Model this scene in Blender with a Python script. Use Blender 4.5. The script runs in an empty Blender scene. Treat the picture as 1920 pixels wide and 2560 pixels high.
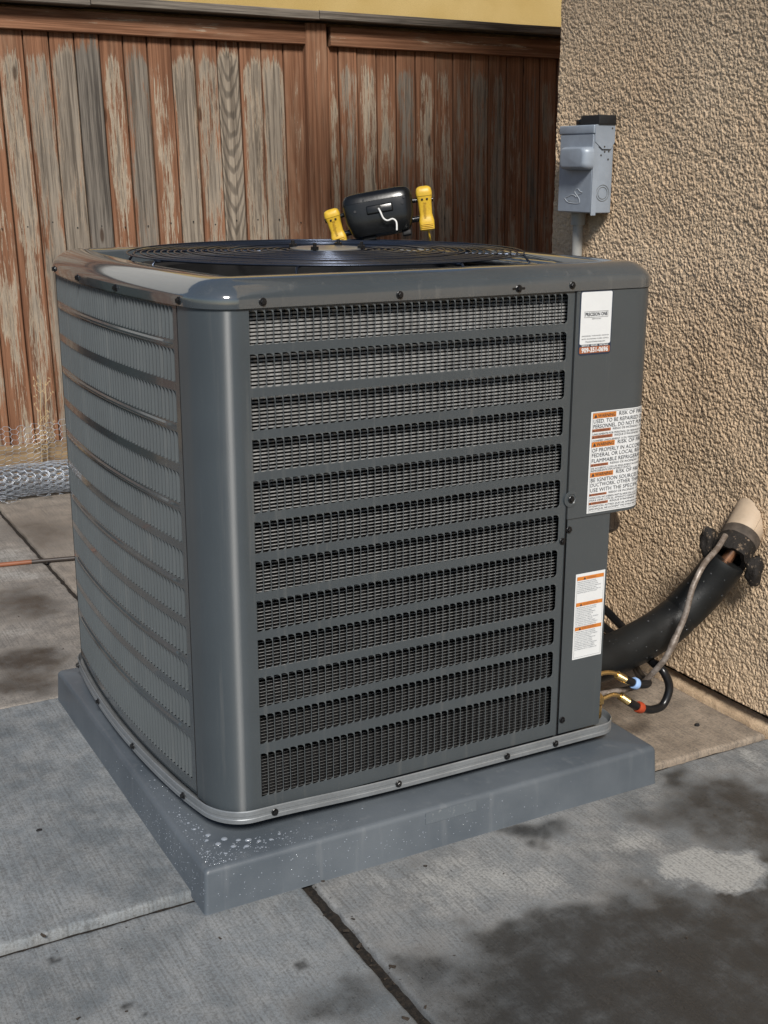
import bpy, bmesh, math, random
from mathutils import Vector, Matrix, noise
random.seed(7)
S = bpy.context.scene
COL = S.collection
PI = math.pi

# ------------------------------------------------------------------ camera, sky, sun, exposure
cd = bpy.data.cameras.new('camera'); cam = bpy.data.objects.new('camera', cd); COL.objects.link(cam)
cd.sensor_fit = 'HORIZONTAL'; cd.sensor_width = 36.0; cd.lens = 57.481
cd.clip_start = 0.05; cd.clip_end = 500
CM = Matrix(((0.877732, 0.126737, -0.462086), (-0.479144, 0.237356, -0.845034), (0.002582, 0.963120, 0.269060))).to_4x4()
CM.translation = Vector((-0.593, -1.6976, 1.191))
cam.matrix_world = CM
S.camera = cam

SUN_AZ, SUN_EL = math.radians(202), math.radians(40)
w = bpy.data.worlds.new('World'); S.world = w; w.use_nodes = True
wn = w.node_tree.nodes; wl = w.node_tree.links
sky = wn.new('ShaderNodeTexSky'); sky.sky_type = 'NISHITA'; sky.sun_disc = False
sky.sun_elevation = SUN_EL; sky.sun_rotation = SUN_AZ
sky.air_density = 1.0; sky.dust_density = 0.7; sky.ozone_density = 2.0
wn['Background'].inputs[1].default_value = 0.064
wl.new(sky.outputs[0], wn['Background'].inputs[0])
sd = bpy.data.lights.new('sun', 'SUN'); sun = bpy.data.objects.new('sun', sd); COL.objects.link(sun)
sd.energy = 3.7; sd.angle = math.radians(13); sd.color = (1.0, 0.955, 0.89)
sdir = Vector((math.sin(SUN_AZ)*math.cos(SUN_EL), math.cos(SUN_AZ)*math.cos(SUN_EL), math.sin(SUN_EL)))
sun.rotation_euler = sdir.to_track_quat('Z', 'Y').to_euler()
sun.location = (0, 0, 6)
vs = S.view_settings
vs.view_transform = 'Standard'; vs.look = 'None'; vs.gamma = 1.0; vs.use_curve_mapping = False
vs.exposure = 0.12
S.render.engine = 'CYCLES'
C_ = S.cycles; C_.max_bounces = 6; C_.diffuse_bounces = 3; C_.glossy_bounces = 3; C_.transmission_bounces = 4; C_.caustics_reflective = False; C_.caustics_refractive = False

# ------------------------------------------------------------------ helpers
WM = {}
def link(o, parent=None, basis=None):
    COL.objects.link(o)
    if parent is not None:
        o.parent = parent
        o.matrix_parent_inverse = WM[parent].inverted()
    if basis is not None:
        o.matrix_basis = basis
    WM[o] = basis.copy() if basis is not None else Matrix.Identity(4)
    return o
def tag(o, label=None, cat=None, group=None, kind=None):
    if label: o['label'] = label
    if cat: o['category'] = cat
    if group: o['group'] = group
    if kind: o['kind'] = kind
    return o
def thing(name, label, cat, loc, group=None):
    o = bpy.data.objects.new(name, None); o.empty_display_size = .05
    link(o, None, Matrix.Translation(loc))
    return tag(o, label, cat, group)

class MB:
    def __init__(s): s.v = []; s.f = []; s.m = []; s.mi = 0
    def add(s, vs_, fs):
        b = len(s.v); s.v.extend([tuple(p) for p in vs_]); s.f.extend([tuple(i + b for i in q) for q in fs]); s.m.extend([s.mi]*len(fs))
        return s
    def box(s, x0, x1, y0, y1, z0, z1):
        return s.add([(x0,y0,z0),(x1,y0,z0),(x1,y1,z0),(x0,y1,z0),(x0,y0,z1),(x1,y0,z1),(x1,y1,z1),(x0,y1,z1)],
                     [(0,3,2,1),(4,5,6,7),(0,1,5,4),(1,2,6,5),(2,3,7,6),(3,0,4,7)])
    def rbox(s, size, r, M, seg=3):
        bm = bmesh.new(); bmesh.ops.create_cube(bm, size=1.0)
        for v in bm.verts: v.co = Vector((v.co.x*size[0], v.co.y*size[1], v.co.z*size[2]))
        bmesh.ops.bevel(bm, geom=list(bm.edges), offset=r, segments=seg, profile=.5, affect='EDGES')
        bm.verts.index_update()
        s.add([M @ v.co for v in bm.verts], [[v.index for v in f.verts] for f in bm.faces]); bm.free(); return s
    def tube(s, path, r, n=8, closed=False, caps=True):
        P = [Vector(p) for p in path]; k = len(P); R = r if isinstance(r, (list, tuple)) else [r]*k
        prev = None; vs_ = []
        for i in range(k):
            a = P[(i-1) % k] if (closed or i > 0) else P[0]; b = P[(i+1) % k] if (closed or i < k-1) else P[-1]
            t = (b - a).normalized()
            if prev is None:
                u = t.orthogonal().normalized()
            else:
                u = prev - t*prev.dot(t); u = u.normalized() if u.length > 1e-6 else t.orthogonal().normalized()
            prev = u; q = t.cross(u)
            for j in range(n):
                an = 2*PI*j/n; vs_.append(P[i] + (u*math.cos(an) + q*math.sin(an))*R[i])
        fs = []
        for i in range(k if closed else k-1):
            for j in range(n):
                fs.append((i*n+j, i*n+(j+1) % n, ((i+1) % k)*n+(j+1) % n, ((i+1) % k)*n+j))
        if caps and not closed:
            fs.append(tuple(range(n))[::-1]); fs.append(tuple((k-1)*n+j for j in range(n)))
        return s.add(vs_, fs)
    def lathe(s, prof, M, n=16):
        vs_ = []; fs = []; k = len(prof)
        for (r, h) in prof:
            for j in range(n):
                a = 2*PI*j/n; vs_.append(M @ Vector((r*math.cos(a), r*math.sin(a), h)))
        for i in range(k-1):
            for j in range(n): fs.append((i*n+j, i*n+(j+1) % n, (i+1)*n+(j+1) % n, (i+1)*n+j))
        fs.append(tuple(range(n))[::-1]); fs.append(tuple((k-1)*n+j for j in range(n)))
        return s.add(vs_, fs)
    def loft(s, rings, closed=True, cap0=False, cap1=False):
        n = len(rings[0]); vs_ = [p for r in rings for p in r]; fs = []
        for i in range(len(rings)-1):
            for j in range(n if closed else n-1):
                fs.append((i*n+j, i*n+(j+1) % n, (i+1)*n+(j+1) % n, (i+1)*n+j))
        if cap0: fs.append(tuple(range(n))[::-1])
        if cap1: fs.append(tuple((len(rings)-1)*n+j for j in range(n)))
        return s.add(vs_, fs)
    def mesh(s, name, smooth=None):
        me = bpy.data.meshes.new(name); me.from_pydata(s.v, [], s.f)
        if any(s.m): me.polygons.foreach_set('material_index', s.m)
        if smooth is not None:
            me.polygons.foreach_set('use_smooth', [True]*len(me.polygons))
            try: me.set_sharp_from_angle(angle=math.radians(smooth))
            except Exception: pass
        me.update(); return me
    def build(s, name, mat, parent=None, smooth=None, basis=None):
        me = s.mesh(name, smooth)
        for m in (mat if isinstance(mat, (list, tuple)) else [mat]): me.materials.append(m)
        return link(bpy.data.objects.new(name, me), parent, basis)

def smooth_path(pts, sub=6):
    P = [Vector(p) for p in pts]; out = []
    for i in range(len(P)-1):
        p0 = P[max(i-1, 0)]; p1 = P[i]; p2 = P[i+1]; p3 = P[min(i+2, len(P)-1)]
        for k in range(sub):
            t = k/sub
            out.append(0.5*((2*p1) + (p2-p0)*t + (2*p0-5*p1+4*p2-p3)*t*t + (3*p1-p0-3*p2+p3)*t*t*t))
    out.append(P[-1]); return out
def sstep(a, b, x):
    t = min(1.0, max(0.0, (x-a)/(b-a))); return t*t*(3-2*t)

def rrect(x0, x1, y0, y1, r, n, z):
    pts = []
    for (cx, cy, a0) in ((x1-r, y0+r, -PI/2), (x1-r, y1-r, 0), (x0+r, y1-r, PI/2), (x0+r, y0+r, PI)):
        for k in range(n+1):
            a = a0+PI/2*k/n; pts.append((cx+r*math.cos(a), cy+r*math.sin(a), z))
    return pts

# ------------------------------------------------------------------ materials
class NT:
    def __init__(s, name):
        s.mat = bpy.data.materials.new(name); s.mat.use_nodes = True
        s.n = s.mat.node_tree.nodes; s.l = s.mat.node_tree.links; s.b = s.n['Principled BSDF']
    def new(s, t, ins={}, **kw):
        x = s.n.new(t)
        for k, v in kw.items(): setattr(x, k, v)
        for k, v in ins.items(): s.set(x.inputs[k], v)
        return x
    def set(s, sock, v):
        if isinstance(v, bpy.types.NodeSocket): s.l.new(v, sock)
        elif isinstance(v, bpy.types.Node): s.l.new(v.outputs[0], sock)
        else:
            if isinstance(v, tuple) and len(v) == 3 and len(sock.default_value) == 4: v = v + (1,)
            sock.default_value = v
    def math(s, op, a, b=0.0, clamp=False):
        x = s.n.new('ShaderNodeMath'); x.operation = op; x.use_clamp = clamp
        s.set(x.inputs[0], a); s.set(x.inputs[1], b); return x.outputs[0]
    def mix(s, f, a, b, blend='MIX'):
        x = s.n.new('ShaderNodeMix'); x.data_type = 'RGBA'; x.blend_type = blend
        s.set(x.inputs[0], f); s.set(x.inputs[6], a); s.set(x.inputs[7], b); return x.outputs[2]
    def ramp(s, f, lo, hi, a=0.0, b=1.0):
        x = s.n.new('ShaderNodeMapRange'); x.interpolation_type = 'SMOOTHSTEP'
        s.set(x.inputs[0], f); s.set(x.inputs[1], lo); s.set(x.inputs[2], hi); s.set(x.inputs[3], a); s.set(x.inputs[4], b); return x.outputs[0]
    def co(s, kind='Object', scale=(1, 1, 1), off=None):
        if kind == 'World': c = s.new('ShaderNodeNewGeometry').outputs['Position']
        else: c = s.new('ShaderNodeTexCoord').outputs[kind]
        if off is not None:
            v = s.n.new('ShaderNodeVectorMath'); v.operation = 'ADD'; s.l.new(c, v.inputs[0]); s.set(v.inputs[1], off); c = v.outputs[0]
        m = s.n.new('ShaderNodeMapping'); s.l.new(c, m.inputs[0]); m.inputs['Scale'].default_value = scale; return m.outputs[0]
    def noise(s, c, scale=1, detail=3, rough=.55, dist=0):
        x = s.new('ShaderNodeTexNoise', {'Vector': c, 'Scale': scale, 'Detail': detail, 'Roughness': rough, 'Distortion': dist}); return x.outputs[0]
    def attr(s, name, typ='OBJECT'):
        x = s.n.new('ShaderNodeAttribute'); x.attribute_name = name; x.attribute_type = typ; return x.outputs['Fac']
    def bump(s, h, strength=.3, dist=.002):
        x = s.new('ShaderNodeBump', {'Height': h, 'Strength': strength, 'Distance': dist}); s.l.new(x.outputs[0], s.b.inputs['Normal'])
    def out(s, **kw):
        for k, v in kw.items(): s.set(s.b.inputs[k.replace('_', ' ')], v)
        return s.mat

def simple(name, col, rough=.5, metal=0.0, var=.12, scale=60, bump=0.0, kind='World', **kw):
    t = NT(name); c = t.co(kind); n = t.noise(c, scale, 4); n2 = t.noise(c, scale*.13, 3)
    f = t.math('ADD', t.math('MULTIPLY', n, .5), t.math('MULTIPLY', n2, .5))
    dark = tuple(x*(1-var) for x in col); lite = tuple(min(1, x*(1+var)) for x in col)
    c1 = t.mix(t.ramp(f, .3, .7), dark, lite)
    if bump: t.bump(n, bump, .001)
    return t.out(Base_Color=c1, Roughness=t.ramp(n2, .25, .75, max(0, rough*.85), min(1, rough*1.15)), Metallic=metal, **kw)

def paint(name, col, rough, aniso=0.0, coat=0.0, ior=1.5):
    t = NT(name); c = t.co('World')
    orange = t.noise(c, 420, 2); blotch = t.noise(c, 7, 4); dust = t.noise(c, 900, 2)
    run = t.noise(t.co('World', (55, 55, 2.2)), 1, 4, .65); scr = t.noise(t.co('World', (30, 30, 160)), 1, 2, .5, 1.5)
    c1 = t.mix(t.ramp(blotch, .25, .8), tuple(x*.93 for x in col), tuple(x*1.06 for x in col))
    c1 = t.mix(t.math('MULTIPLY', t.ramp(run, .56, .74), .16), c1, (.26, .25, .23))
    c1 = t.mix(t.math('MULTIPLY', t.ramp(dust, .70, .76), .30), c1, (.50, .50, .48))
    c1 = t.mix(t.math('MULTIPLY', t.ramp(scr, .80, .84), .25), c1, (.40, .41, .41))
    t.bump(t.math('ADD', orange, t.math('MULTIPLY', blotch, 6.0)), .06, .0009)
    if aniso:
        tg = t.new('ShaderNodeTangent'); tg.direction_type = 'RADIAL'; tg.axis = 'Z'; t.set(t.b.inputs['Tangent'], tg)
        t.set(t.b.inputs['Anisotropic'], aniso); t.set(t.b.inputs['Anisotropic Rotation'], 0.25)
    return t.out(Base_Color=c1, Roughness=t.ramp(run, .3, .75, rough*.92, rough*1.12), Coat_Weight=coat, Coat_Roughness=.06, Coat_IOR=ior, Specular_IOR_Level=.9 if aniso > .9 else .5)
M = {}
M['unit'] = paint('unit_grey_paint', (.062, .074, .082), .42, .95)
M['side'] = paint('lit_louver_paint', (.088, .101, .108), .27, .7)  # louver paint: lighter copy of the cabinet grey, light put into the colour
M['sheet'] = paint('shaded_sheet_paint', (.060, .071, .078), .17, 0, .6, 1.5)  # same grey kept darker for the left panel's bands, shade in the colour
M['cap'] = paint('cover_grey_paint', (.062, .074, .083), .12, 0, 1.0, 2.0)
M['rail'] = simple('galvanised_rail', (.30, .32, .335), .40, .5, .10, 150, .1)
M['pad'] = None
M['black'] = simple('black_plastic', (.007, .0075, .008), .24, 0, .2, 80, .1)
M['blackmatte'] = simple('black_matte', (.010, .010, .011), .7, 0, .2, 80)
M['screw'] = simple('black_screw', (.015, .015, .016), .28, .3)
M['fin'] = simple('coil_aluminium', (.62, .62, .61), .32, .5, .25, 300)
M['wire'] = simple('black_guard_wire', (.045, .056, .082), .24, .7, .15, 100)
M['white'] = simple('label_white', (.74, .76, .77), .45, 0, .03, 40)
M['orange'] = simple('label_orange', (.62, .21, .035), .5, 0, .06, 40)
M['rust'] = simple('label_rust', (.36, .12, .05), .5, 0, .06, 40)
M['ink'] = simple('label_ink', (.03, .035, .045), .6, 0, .05, 40)
M['greyink'] = simple('label_grey_ink', (.16, .19, .22), .6, 0, .05, 40)
M['navy'] = simple('label_navy', (.022, .035, .065), .45, 0, .1, 40)
M['brass'] = simple('brass', (.78, .55, .24), .25, .95, .15, 200, .2)
M['copper'] = None
M['yellow'] = simple('yellow_plastic', (.66, .42, .035), .42, 0, .12, 120, .15)
M['box'] = simple('grey_box_paint', (.31, .355, .415), .42, .1, .10, 45, .05)
M['pvc'] = simple('grey_conduit', (.36, .36, .34), .5, 0, .1, 60)
M['collarblue'] = simple('blue_collar', (.34, .52, .86), .5, 0, .1, 60)
M['collarred'] = simple('red_collar', (.42, .06, .02), .5, 0, .1, 60)
M['hose'] = simple('hose_rubber', (.010, .010, .011), .30, 0, .2, 60)
M['sleeve'] = simple('sleeve_tan_plastic', (.46, .36, .26), .55, 0, .15, 40, .2)
M['galv'] = simple('wire_galvanised', (.50, .55, .62), .35, .6, .25, 60)
M['straw'] = simple('dry_straw', (.52, .39, .22), .8, 0, .25, 90)
M['hook'] = simple('white_wire', (.72, .72, .70), .4)

def m_foam():
    t = NT('foam_insulation'); c = t.co('World'); n = t.noise(c, 260, 3); b = t.noise(c, 14, 3)
    t.bump(n, .35, .0008)
    return t.out(Base_Color=t.mix(b, (.006, .0065, .007), (.014, .015, .015)), Specular_IOR_Level=.3, Roughness=t.ramp(b, .3, .7, .38, .6))
M['foam'] = m_foam()
def m_tar():
    t = NT('charred_sealant'); c = t.co('World'); n = t.noise(c, 70, 5, .7); 
    t.bump(n, 1.0, .006)
    return t.out(Base_Color=t.mix(t.ramp(n, .56, .70), (.012, .009, .007), (.30, .22, .15)), Roughness=.75)
M['tar'] = m_tar()
def m_copper():
    t = NT('weathered_copper'); c = t.co('World'); n = t.noise(c, 60, 5, .65)
    return t.out(Base_Color=t.mix(t.ramp(n, .4, .62), (.16, .125, .10), (.33, .285, .25)), Roughness=t.ramp(n, .3, .7, .6, .4), Metallic=.25)
M['copper'] = m_copper()
def m_pad():
    t = NT('pad_grey_plastic'); c = t.co('World'); n = t.noise(c, 350, 3); b = t.noise(c, 5, 5); s = t.noise(t.co('World', (1, 1, .12)), 40, 4)
    col = t.mix(t.ramp(b, .3, .7), (.078, .094, .112), (.116, .134, .153))
    col = t.mix(t.math('MULTIPLY', t.ramp(s, .56, .76), .16), col, (.30, .31, .32))
    t.bump(n, .12, .001)
    return t.out(Base_Color=col, Roughness=t.ramp(b, .3, .7, .36, .52))
M['pad'] = m_pad()
def m_water():
    t = NT('water_drop'); return t.out(Base_Color=(.42, .47, .54), Roughness=.05, Transmission_Weight=.4, IOR=1.33, Specular_IOR_Level=.9)
M['water'] = m_water()
t_ = NT('clear_water'); M['clear'] = t_.out(Base_Color=(.10, .105, .11), Roughness=.04, Specular_IOR_Level=.9, Transmission_Weight=.4, IOR=1.33)

def m_concrete():
    t = NT('concrete'); c = t.co('World')
    tan = t.attr('tan'); wet_sun = t.attr('wet_sun', 'GEOMETRY')
    big = t.noise(c, 2.6, 5, .6); mid = t.noise(c, 14, 5, .65); fine = t.noise(c, 190, 4, .7); grit = t.noise(c, 620, 2, .6)
    broom = t.noise(t.co('World', (260, 9, 1)), 1, 3, .6)
    pit = t.new('ShaderNodeTexVoronoi', {'Vector': c, 'Scale': 38.0}).outputs[0]
    dry = t.mix(t.ramp(big, .32, .68), (.128, .148, .164), (.250, .274, .292))
    dry = t.mix(t.ramp(mid, .35, .72), dry, t.mix(.45, dry, (.42, .42, .41)))
    dry = t.mix(tan, dry, t.mix(t.ramp(mid, .3, .7), (.25, .20, .152), (.40, .325, .25)))
    gr = t.math('ADD', t.math('MULTIPLY', fine, .6), t.math('MULTIPLY', broom, .4))
    dry = t.mix(t.ramp(gr, .34, .60), t.mix(.62, dry, (.07, .068, .064)), dry)
    dry = t.mix(t.math('MULTIPLY', t.ramp(grit, .30, .42, 1, 0), .55), dry, (.085, .08, .072))
    dry = t.mix(t.math('MULTIPLY', t.ramp(grit, .66, .74), .45), dry, (.60, .58, .54))
    dry = t.mix(t.ramp(pit, .035, .055, .75, 0), dry, (.035, .03, .026))
    wet2 = t.ramp(t.math('ADD', t.math('MULTIPLY', wet_sun, .86), t.math('MULTIPLY', t.math('SUBTRACT', t.math('ADD', t.math('MULTIPLY', mid, .48), t.math('MULTIPLY', gr, .52)), .5), 2.3)), .12, .98)
    wcol = t.mix(1.0, dry, (.175, .168, .162), 'MULTIPLY')
    col = t.mix(wet2, dry, wcol)
    pale = t.math('MULTIPLY', t.ramp(t.math('ADD', t.math('MULTIPLY', wet_sun, -1.0), t.math('MULTIPLY', t.math('SUBTRACT', t.math('ADD', t.math('MULTIPLY', mid, .5), t.math('MULTIPLY', gr, .5)), .5), 2.0)), .10, 1.05), .62)
    col = t.mix(pale, col, t.mix(t.ramp(gr, .34, .60), (.26, .26, .25), (.50, .50, .48)))
    h = t.math('ADD', t.math('MULTIPLY', fine, .6), t.math('ADD', t.math('MULTIPLY', broom, .5), t.math('MULTIPLY', grit, .25)))
    t.bump(h, .55, .0022)
    return t.out(Base_Color=col, Roughness=t.ramp(wet2, 0, 1, .85, .34), Specular_IOR_Level=.4)
M['concrete'] = m_concrete()
def m_soil():
    t = NT('joint_soil'); c = t.co('World'); n = t.noise(c, 120, 5, .7); t.bump(n, 1, .006)
    return t.out(Base_Color=t.mix(t.ramp(n, .35, .7), (.006, .005, .004), (.035, .026, .018)), Roughness=.95)
M['soil'] = m_soil()
def m_stucco(name, a, b, low_tint):
    t = NT(name); c = t.co('World'); big = t.noise(c, 2.2, 4); mid = t.noise(c, 300, 3, .6, .4); fine = t.noise(c, 600, 2, .6)
    col = t.mix(t.ramp(big, .3, .7), a, b)
    col = t.mix(t.ramp(mid, .36, .50, .5, 0), col, low_tint)  # darker tint in the lows of the bump noise
    col = t.mix(t.math('MULTIPLY', t.ramp(fine, .55, .75), .3), col, tuple(min(1, x*1.35) for x in b))
    t.bump(t.math('ADD', mid, t.math('MULTIPLY', fine, .3)), 1.0, .0035)
    return t.out(Base_Color=col, Roughness=.9, Specular_IOR_Level=.25)
M['stucco'] = m_stucco('tan_stucco', (.80, .585, .385), (.89, .685, .475), (.46, .31, .20))
M['yellowwall'] = m_stucco('yellow_stucco', (.58, .41, .15), (.66, .49, .21), (.40, .26, .08))

def m_wood():
    t = NT('weathered_fence_wood')
    seed = t.attr('seed'); wear = t.attr('wear'); tone = t.attr('tone'); cath = t.attr('cath'); hw = t.attr('hw'); top = t.attr('ztop')
    sv = t.n.new('ShaderNodeCombineXYZ'); t.set(sv.inputs[0], seed); t.set(sv.inputs[1], t.math('MULTIPLY', seed, 1.7)); t.set(sv.inputs[2], t.math('MULTIPLY', seed, 3.1)); sv = sv.outputs[0]
    raw = t.new('ShaderNodeTexCoord').outputs['Object']
    sep = t.n.new('ShaderNodeSeparateXYZ'); t.l.new(raw, sep.inputs[0]); x, y, z = sep.outputs
    g1 = t.noise(t.co('Object', (95, 95, 2.2), sv), 1, 5, .62, .35)
    g2 = t.noise(t.co('Object', (330, 330, 9), sv), 1, 3, .6)
    blot = t.noise(t.co('Object', (17, 17, 2.8), sv), 1, 3, .6, .5)
    streak = t.noise(t.co('Object', (190, 190, 9), sv), 1, 5, .75)
    knot = t.new('ShaderNodeTexVoronoi', {'Vector': t.co('Object', (9, 9, 2.6), sv), 'Scale': 1.0}).outputs[0]
    # cathedral grain
    wob = t.noise(t.co('Object', (22, 22, 5), sv), 1, 3)
    ph = t.math('ADD', t.math('MULTIPLY', z, 88), t.math('ADD', t.math('MULTIPLY', t.math('MULTIPLY', x, x), -5200), t.math('MULTIPLY', wob, 10)))
    chev = t.ramp(t.math('SINE', ph), -.2, .95)
    # bare-wood mask: centre of board bare, edges and top keep stain
    ex = t.math('DIVIDE', t.math('ABSOLUTE', x), hw)
    edge = t.math('MULTIPLY', t.math('POWER', ex, 3.0), .30)
    tp = t.math('MULTIPLY', t.ramp(z, t.math('SUBTRACT', top, .12), top), .55)
    m = t.math('ADD', t.math('ADD', wear, .03), t.math('MULTIPLY', t.math('SUBTRACT', blot, .5), 1.05))
    m = t.math('ADD', m, t.math('MULTIPLY', t.math('SUBTRACT', streak, .5), 1.25))
    m = t.math('SUBTRACT', t.math('SUBTRACT', m, edge), tp)
    bare = t.ramp(m, .38, .62)
    rim = t.math('MULTIPLY', t.ramp(m, .44, .50), t.ramp(m, .52, .66, 1, 0))
    stain = t.mix(t.ramp(g1, .32, .68), (.135, .061, .033), (.300, .150, .086))
    stain = t.mix(t.math('MULTIPLY', t.ramp(blot, .45, .75), .5), stain, (.36, .235, .155))
    lo = t.mix(tone, (.165, .132, .100), (.060, .053, .047)); hi = t.mix(tone, (.43, .360, .280), (.200, .178, .153))
    gg = t.math('ADD', t.math('MULTIPLY', g1, .7), t.math('MULTIPLY', g2, .3))
    wood = t.mix(t.ramp(gg, .36, .62), lo, hi)
    wood = t.mix(t.math('MULTIPLY', cath, chev), wood, t.mix(.55, wood, (.05, .042, .035)))
    col = t.mix(bare, stain, wood)
    col = t.mix(t.math('MULTIPLY', t.math('MULTIPLY', rim, .5), t.ramp(tone, .3, .8, 1, .15)), col, (.62, .52, .39))
    col = t.mix(t.ramp(knot, .05, .10, .75, 0), col, (.045, .022, .012))
    crack = t.ramp(t.noise(t.co('Object', (140, 140, 1.6), sv), 1, 2), .245, .285, .8, 0)
    col = t.mix(crack, col, (.03, .018, .012))
    h = t.math('SUBTRACT', t.math('ADD', t.math('MULTIPLY', gg, 1.0), t.math('MULTIPLY', bare, -.25)), t.math('ADD', t.math('MULTIPLY', crack, .6), t.math('MULTIPLY', t.math('MULTIPLY', cath, chev), .3)))
    t.bump(h, .8, .004)
    return t.out(Base_Color=col, Roughness=.85, Specular_IOR_Level=.25)
M['wood'] = m_wood()
def m_plank():
    t = NT('dusty_kickboard'); c = t.co('World', (3, 3, 60)); n = t.noise(c, 1, 4); b = t.noise(t.co('World'), 12, 4)
    t.bump(n, .5, .003)
    return t.out(Base_Color=t.mix(t.ramp(t.math('ADD', t.math('MULTIPLY', n, .5), t.math('MULTIPLY', b, .5)), .35, .65), (.20, .13, .075), (.42, .30, .17)), Roughness=.9)
M['plank'] = m_plank()
M['cord'] = simple('orange_cord', (.23, .085, .042), .5, 0, .2, 30)
M['corddark'] = simple('dark_cord', (.05, .04, .035), .5, 0, .2, 30)

# ------------------------------------------------------------------ ground and slabs
STAINS_SUN = [('d',0.640,-0.025,0.079,-0.043,-0.023,-0.033,1.00),('d',0.371,-0.027,0.028,-0.015,-0.016,-0.028,0.5),  # first entry: dark strip along the pad's front edge
('d',0.489,-0.440,0.20,-0.10,-0.10,-0.12,1.00),('d',0.619,-0.409,0.170,-0.092,-0.080,-0.093,0.80),('d',0.405,-0.268,0.063,-0.034,-0.035,-0.053,0.70),
('d',0.253,-0.311,0.041,-0.022,-0.022,-0.037,.65),('d',1.041,-0.120,0.104,-0.056,-0.076,-0.080,0.90),('d',1.019,0.004,0.043,-0.023,-0.046,-0.051,0.90),
('d',0.865,-0.129,0.050,-0.027,-0.034,-0.039,0.55),('d',0.840,-0.387,0.054,-0.029,-0.047,-0.047,1.00),('d',0.653,-0.509,0.109,-0.059,-0.098,-0.104,0.80),
('d',0.102,-0.307,0.075,-0.040,-0.030,-0.060,.65),('d',0.696,-0.268,0.073,-0.040,-0.032,-0.038,0.50),
('d',0.62,-0.52,0.45,-0.20,-0.20,-0.22,1.0),('d',1.15,-0.30,0.25,-0.12,-0.14,-0.16,.9),('d',0.30,-0.62,0.20,-0.1,-0.1,-0.1,.8),('d',0.36,-0.55,0.15,-0.08,-0.06,-0.10,0.9),('d',0.80,-0.62,0.20,-0.10,-0.09,-0.12,1.0),('d',1.00,-0.42,0.14,-0.08,-0.07,-0.09,0.9),('d',0.55,-0.33,0.12,-0.06,-0.05,-0.05,0.6),('d',1.12,-0.22,0.10,-0.05,-0.06,-0.06,0.8),('l',0.845,-0.300,0.115,-0.062,-0.055,-0.060,2.0),('l',0.50,-0.16,0.22,-0.12,-0.06,-0.07,.60),
('l',0.756,-0.152,0.071,-0.038,-0.026,-0.032,0.60),('l',1.220,-0.004,0.037,-0.020,-0.033,-0.033,0.80),
('s',-0.249,0.002,0.014,-0.008,-0.003,-0.012,1.00),('s',-0.180,-0.161,0.008,-0.004,-0.003,-0.009,1.00),('s',-0.162,-0.190,0.009,-0.005,-0.003,-0.008,1.00),
('s',-0.114,-0.171,0.008,-0.004,-0.002,-0.007,1.00),('s',0.088,-0.196,0.014,-0.008,-0.005,-0.011,0.80),('s',-0.166,-0.162,0.008,-0.004,-0.002,-0.007,0.70),
('s',-0.178,0.041,0.010,-0.006,-0.002,-0.007,0.50),
('d',0.086,1.672,0.110,-0.059,-0.040,-0.176,0.80),('d',-0.016,1.229,0.097,-0.052,-0.026,-0.113,1.00),('d',-0.066,1.089,0.109,-0.059,-0.013,-0.058,0.80),
('d',0.299,2.372,0.144,-0.077,-0.065,-0.270,0.60),('l',0.149,2.171,0.056,-0.030,-0.027,-0.126,1.00),('l',0.132,1.930,0.096,-0.051,-0.015,-0.068,0.90),('l',0.011,1.437,0.056,-0.030,-0.008,-0.035,0.60)]  # the pale patches listed here are sun patches painted into the slab colour
def wet_and_sun(x, y):
    wv = 0.0
    n1 = noise.noise(Vector((x*7, y*7, 1.1))); n2 = noise.noise(Vector((x*7, y*7, 5.7))); n3 = noise.noise(Vector((x*26, y*26, 2.2))); n4 = noise.noise(Vector((x*26, y*26, 8.2))); n5 = noise.noise(Vector((x*70, y*70, 4.2)))
    k_ = .45 if y > .9 else 1.0
    x0_, y0_ = x, y
    x += (.050*n1+.030*n3+.010*n5); y += (.050*n2+.030*n4+.010*n5)
    for k, cx, cy, ax, ay, bx, by, st in STAINS_SUN:
        dx, dy = (x-cx, y-cy) if k != 's' else (x0_-cx+.003*n5, y0_-cy+.003*n3)
        if abs(dx) > .75 or abs(dy) > .9: continue
        det = ax*by - ay*bx
        u = (dx*by - dy*bx)/det; v = (ax*dy - ay*dx)/det
        q = math.sqrt(u*u+v*v)
        if q < 1.5:
            g = st*(1 - sstep((.15 if k == 'd' else .62 if st > 1.5 else .1) if k != 's' else .7, (1.5 if k == 'd' else 1.02 if st > 1.5 else 1.4) if k != 's' else 1.1, q))
            if k == 'l': wv -= g*(1.1 if y0_ < .9 else .75)
            elif k == 's': wv = max(wv, g*.85)
            else: wv = wv + g*(1-max(0, wv))
    return min(1, max(-1, wv))
base = MB(); base.add([(-60, -60, -.011), (60, -60, -.011), (60, 60, -.011), (-60, 60, -.011)], [(0, 1, 2, 3)])
ground = tag(base.build('ground', M['soil']), kind='structure')
patio = link(bpy.data.objects.new('patio', None)); tag(patio, kind='structure')
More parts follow.
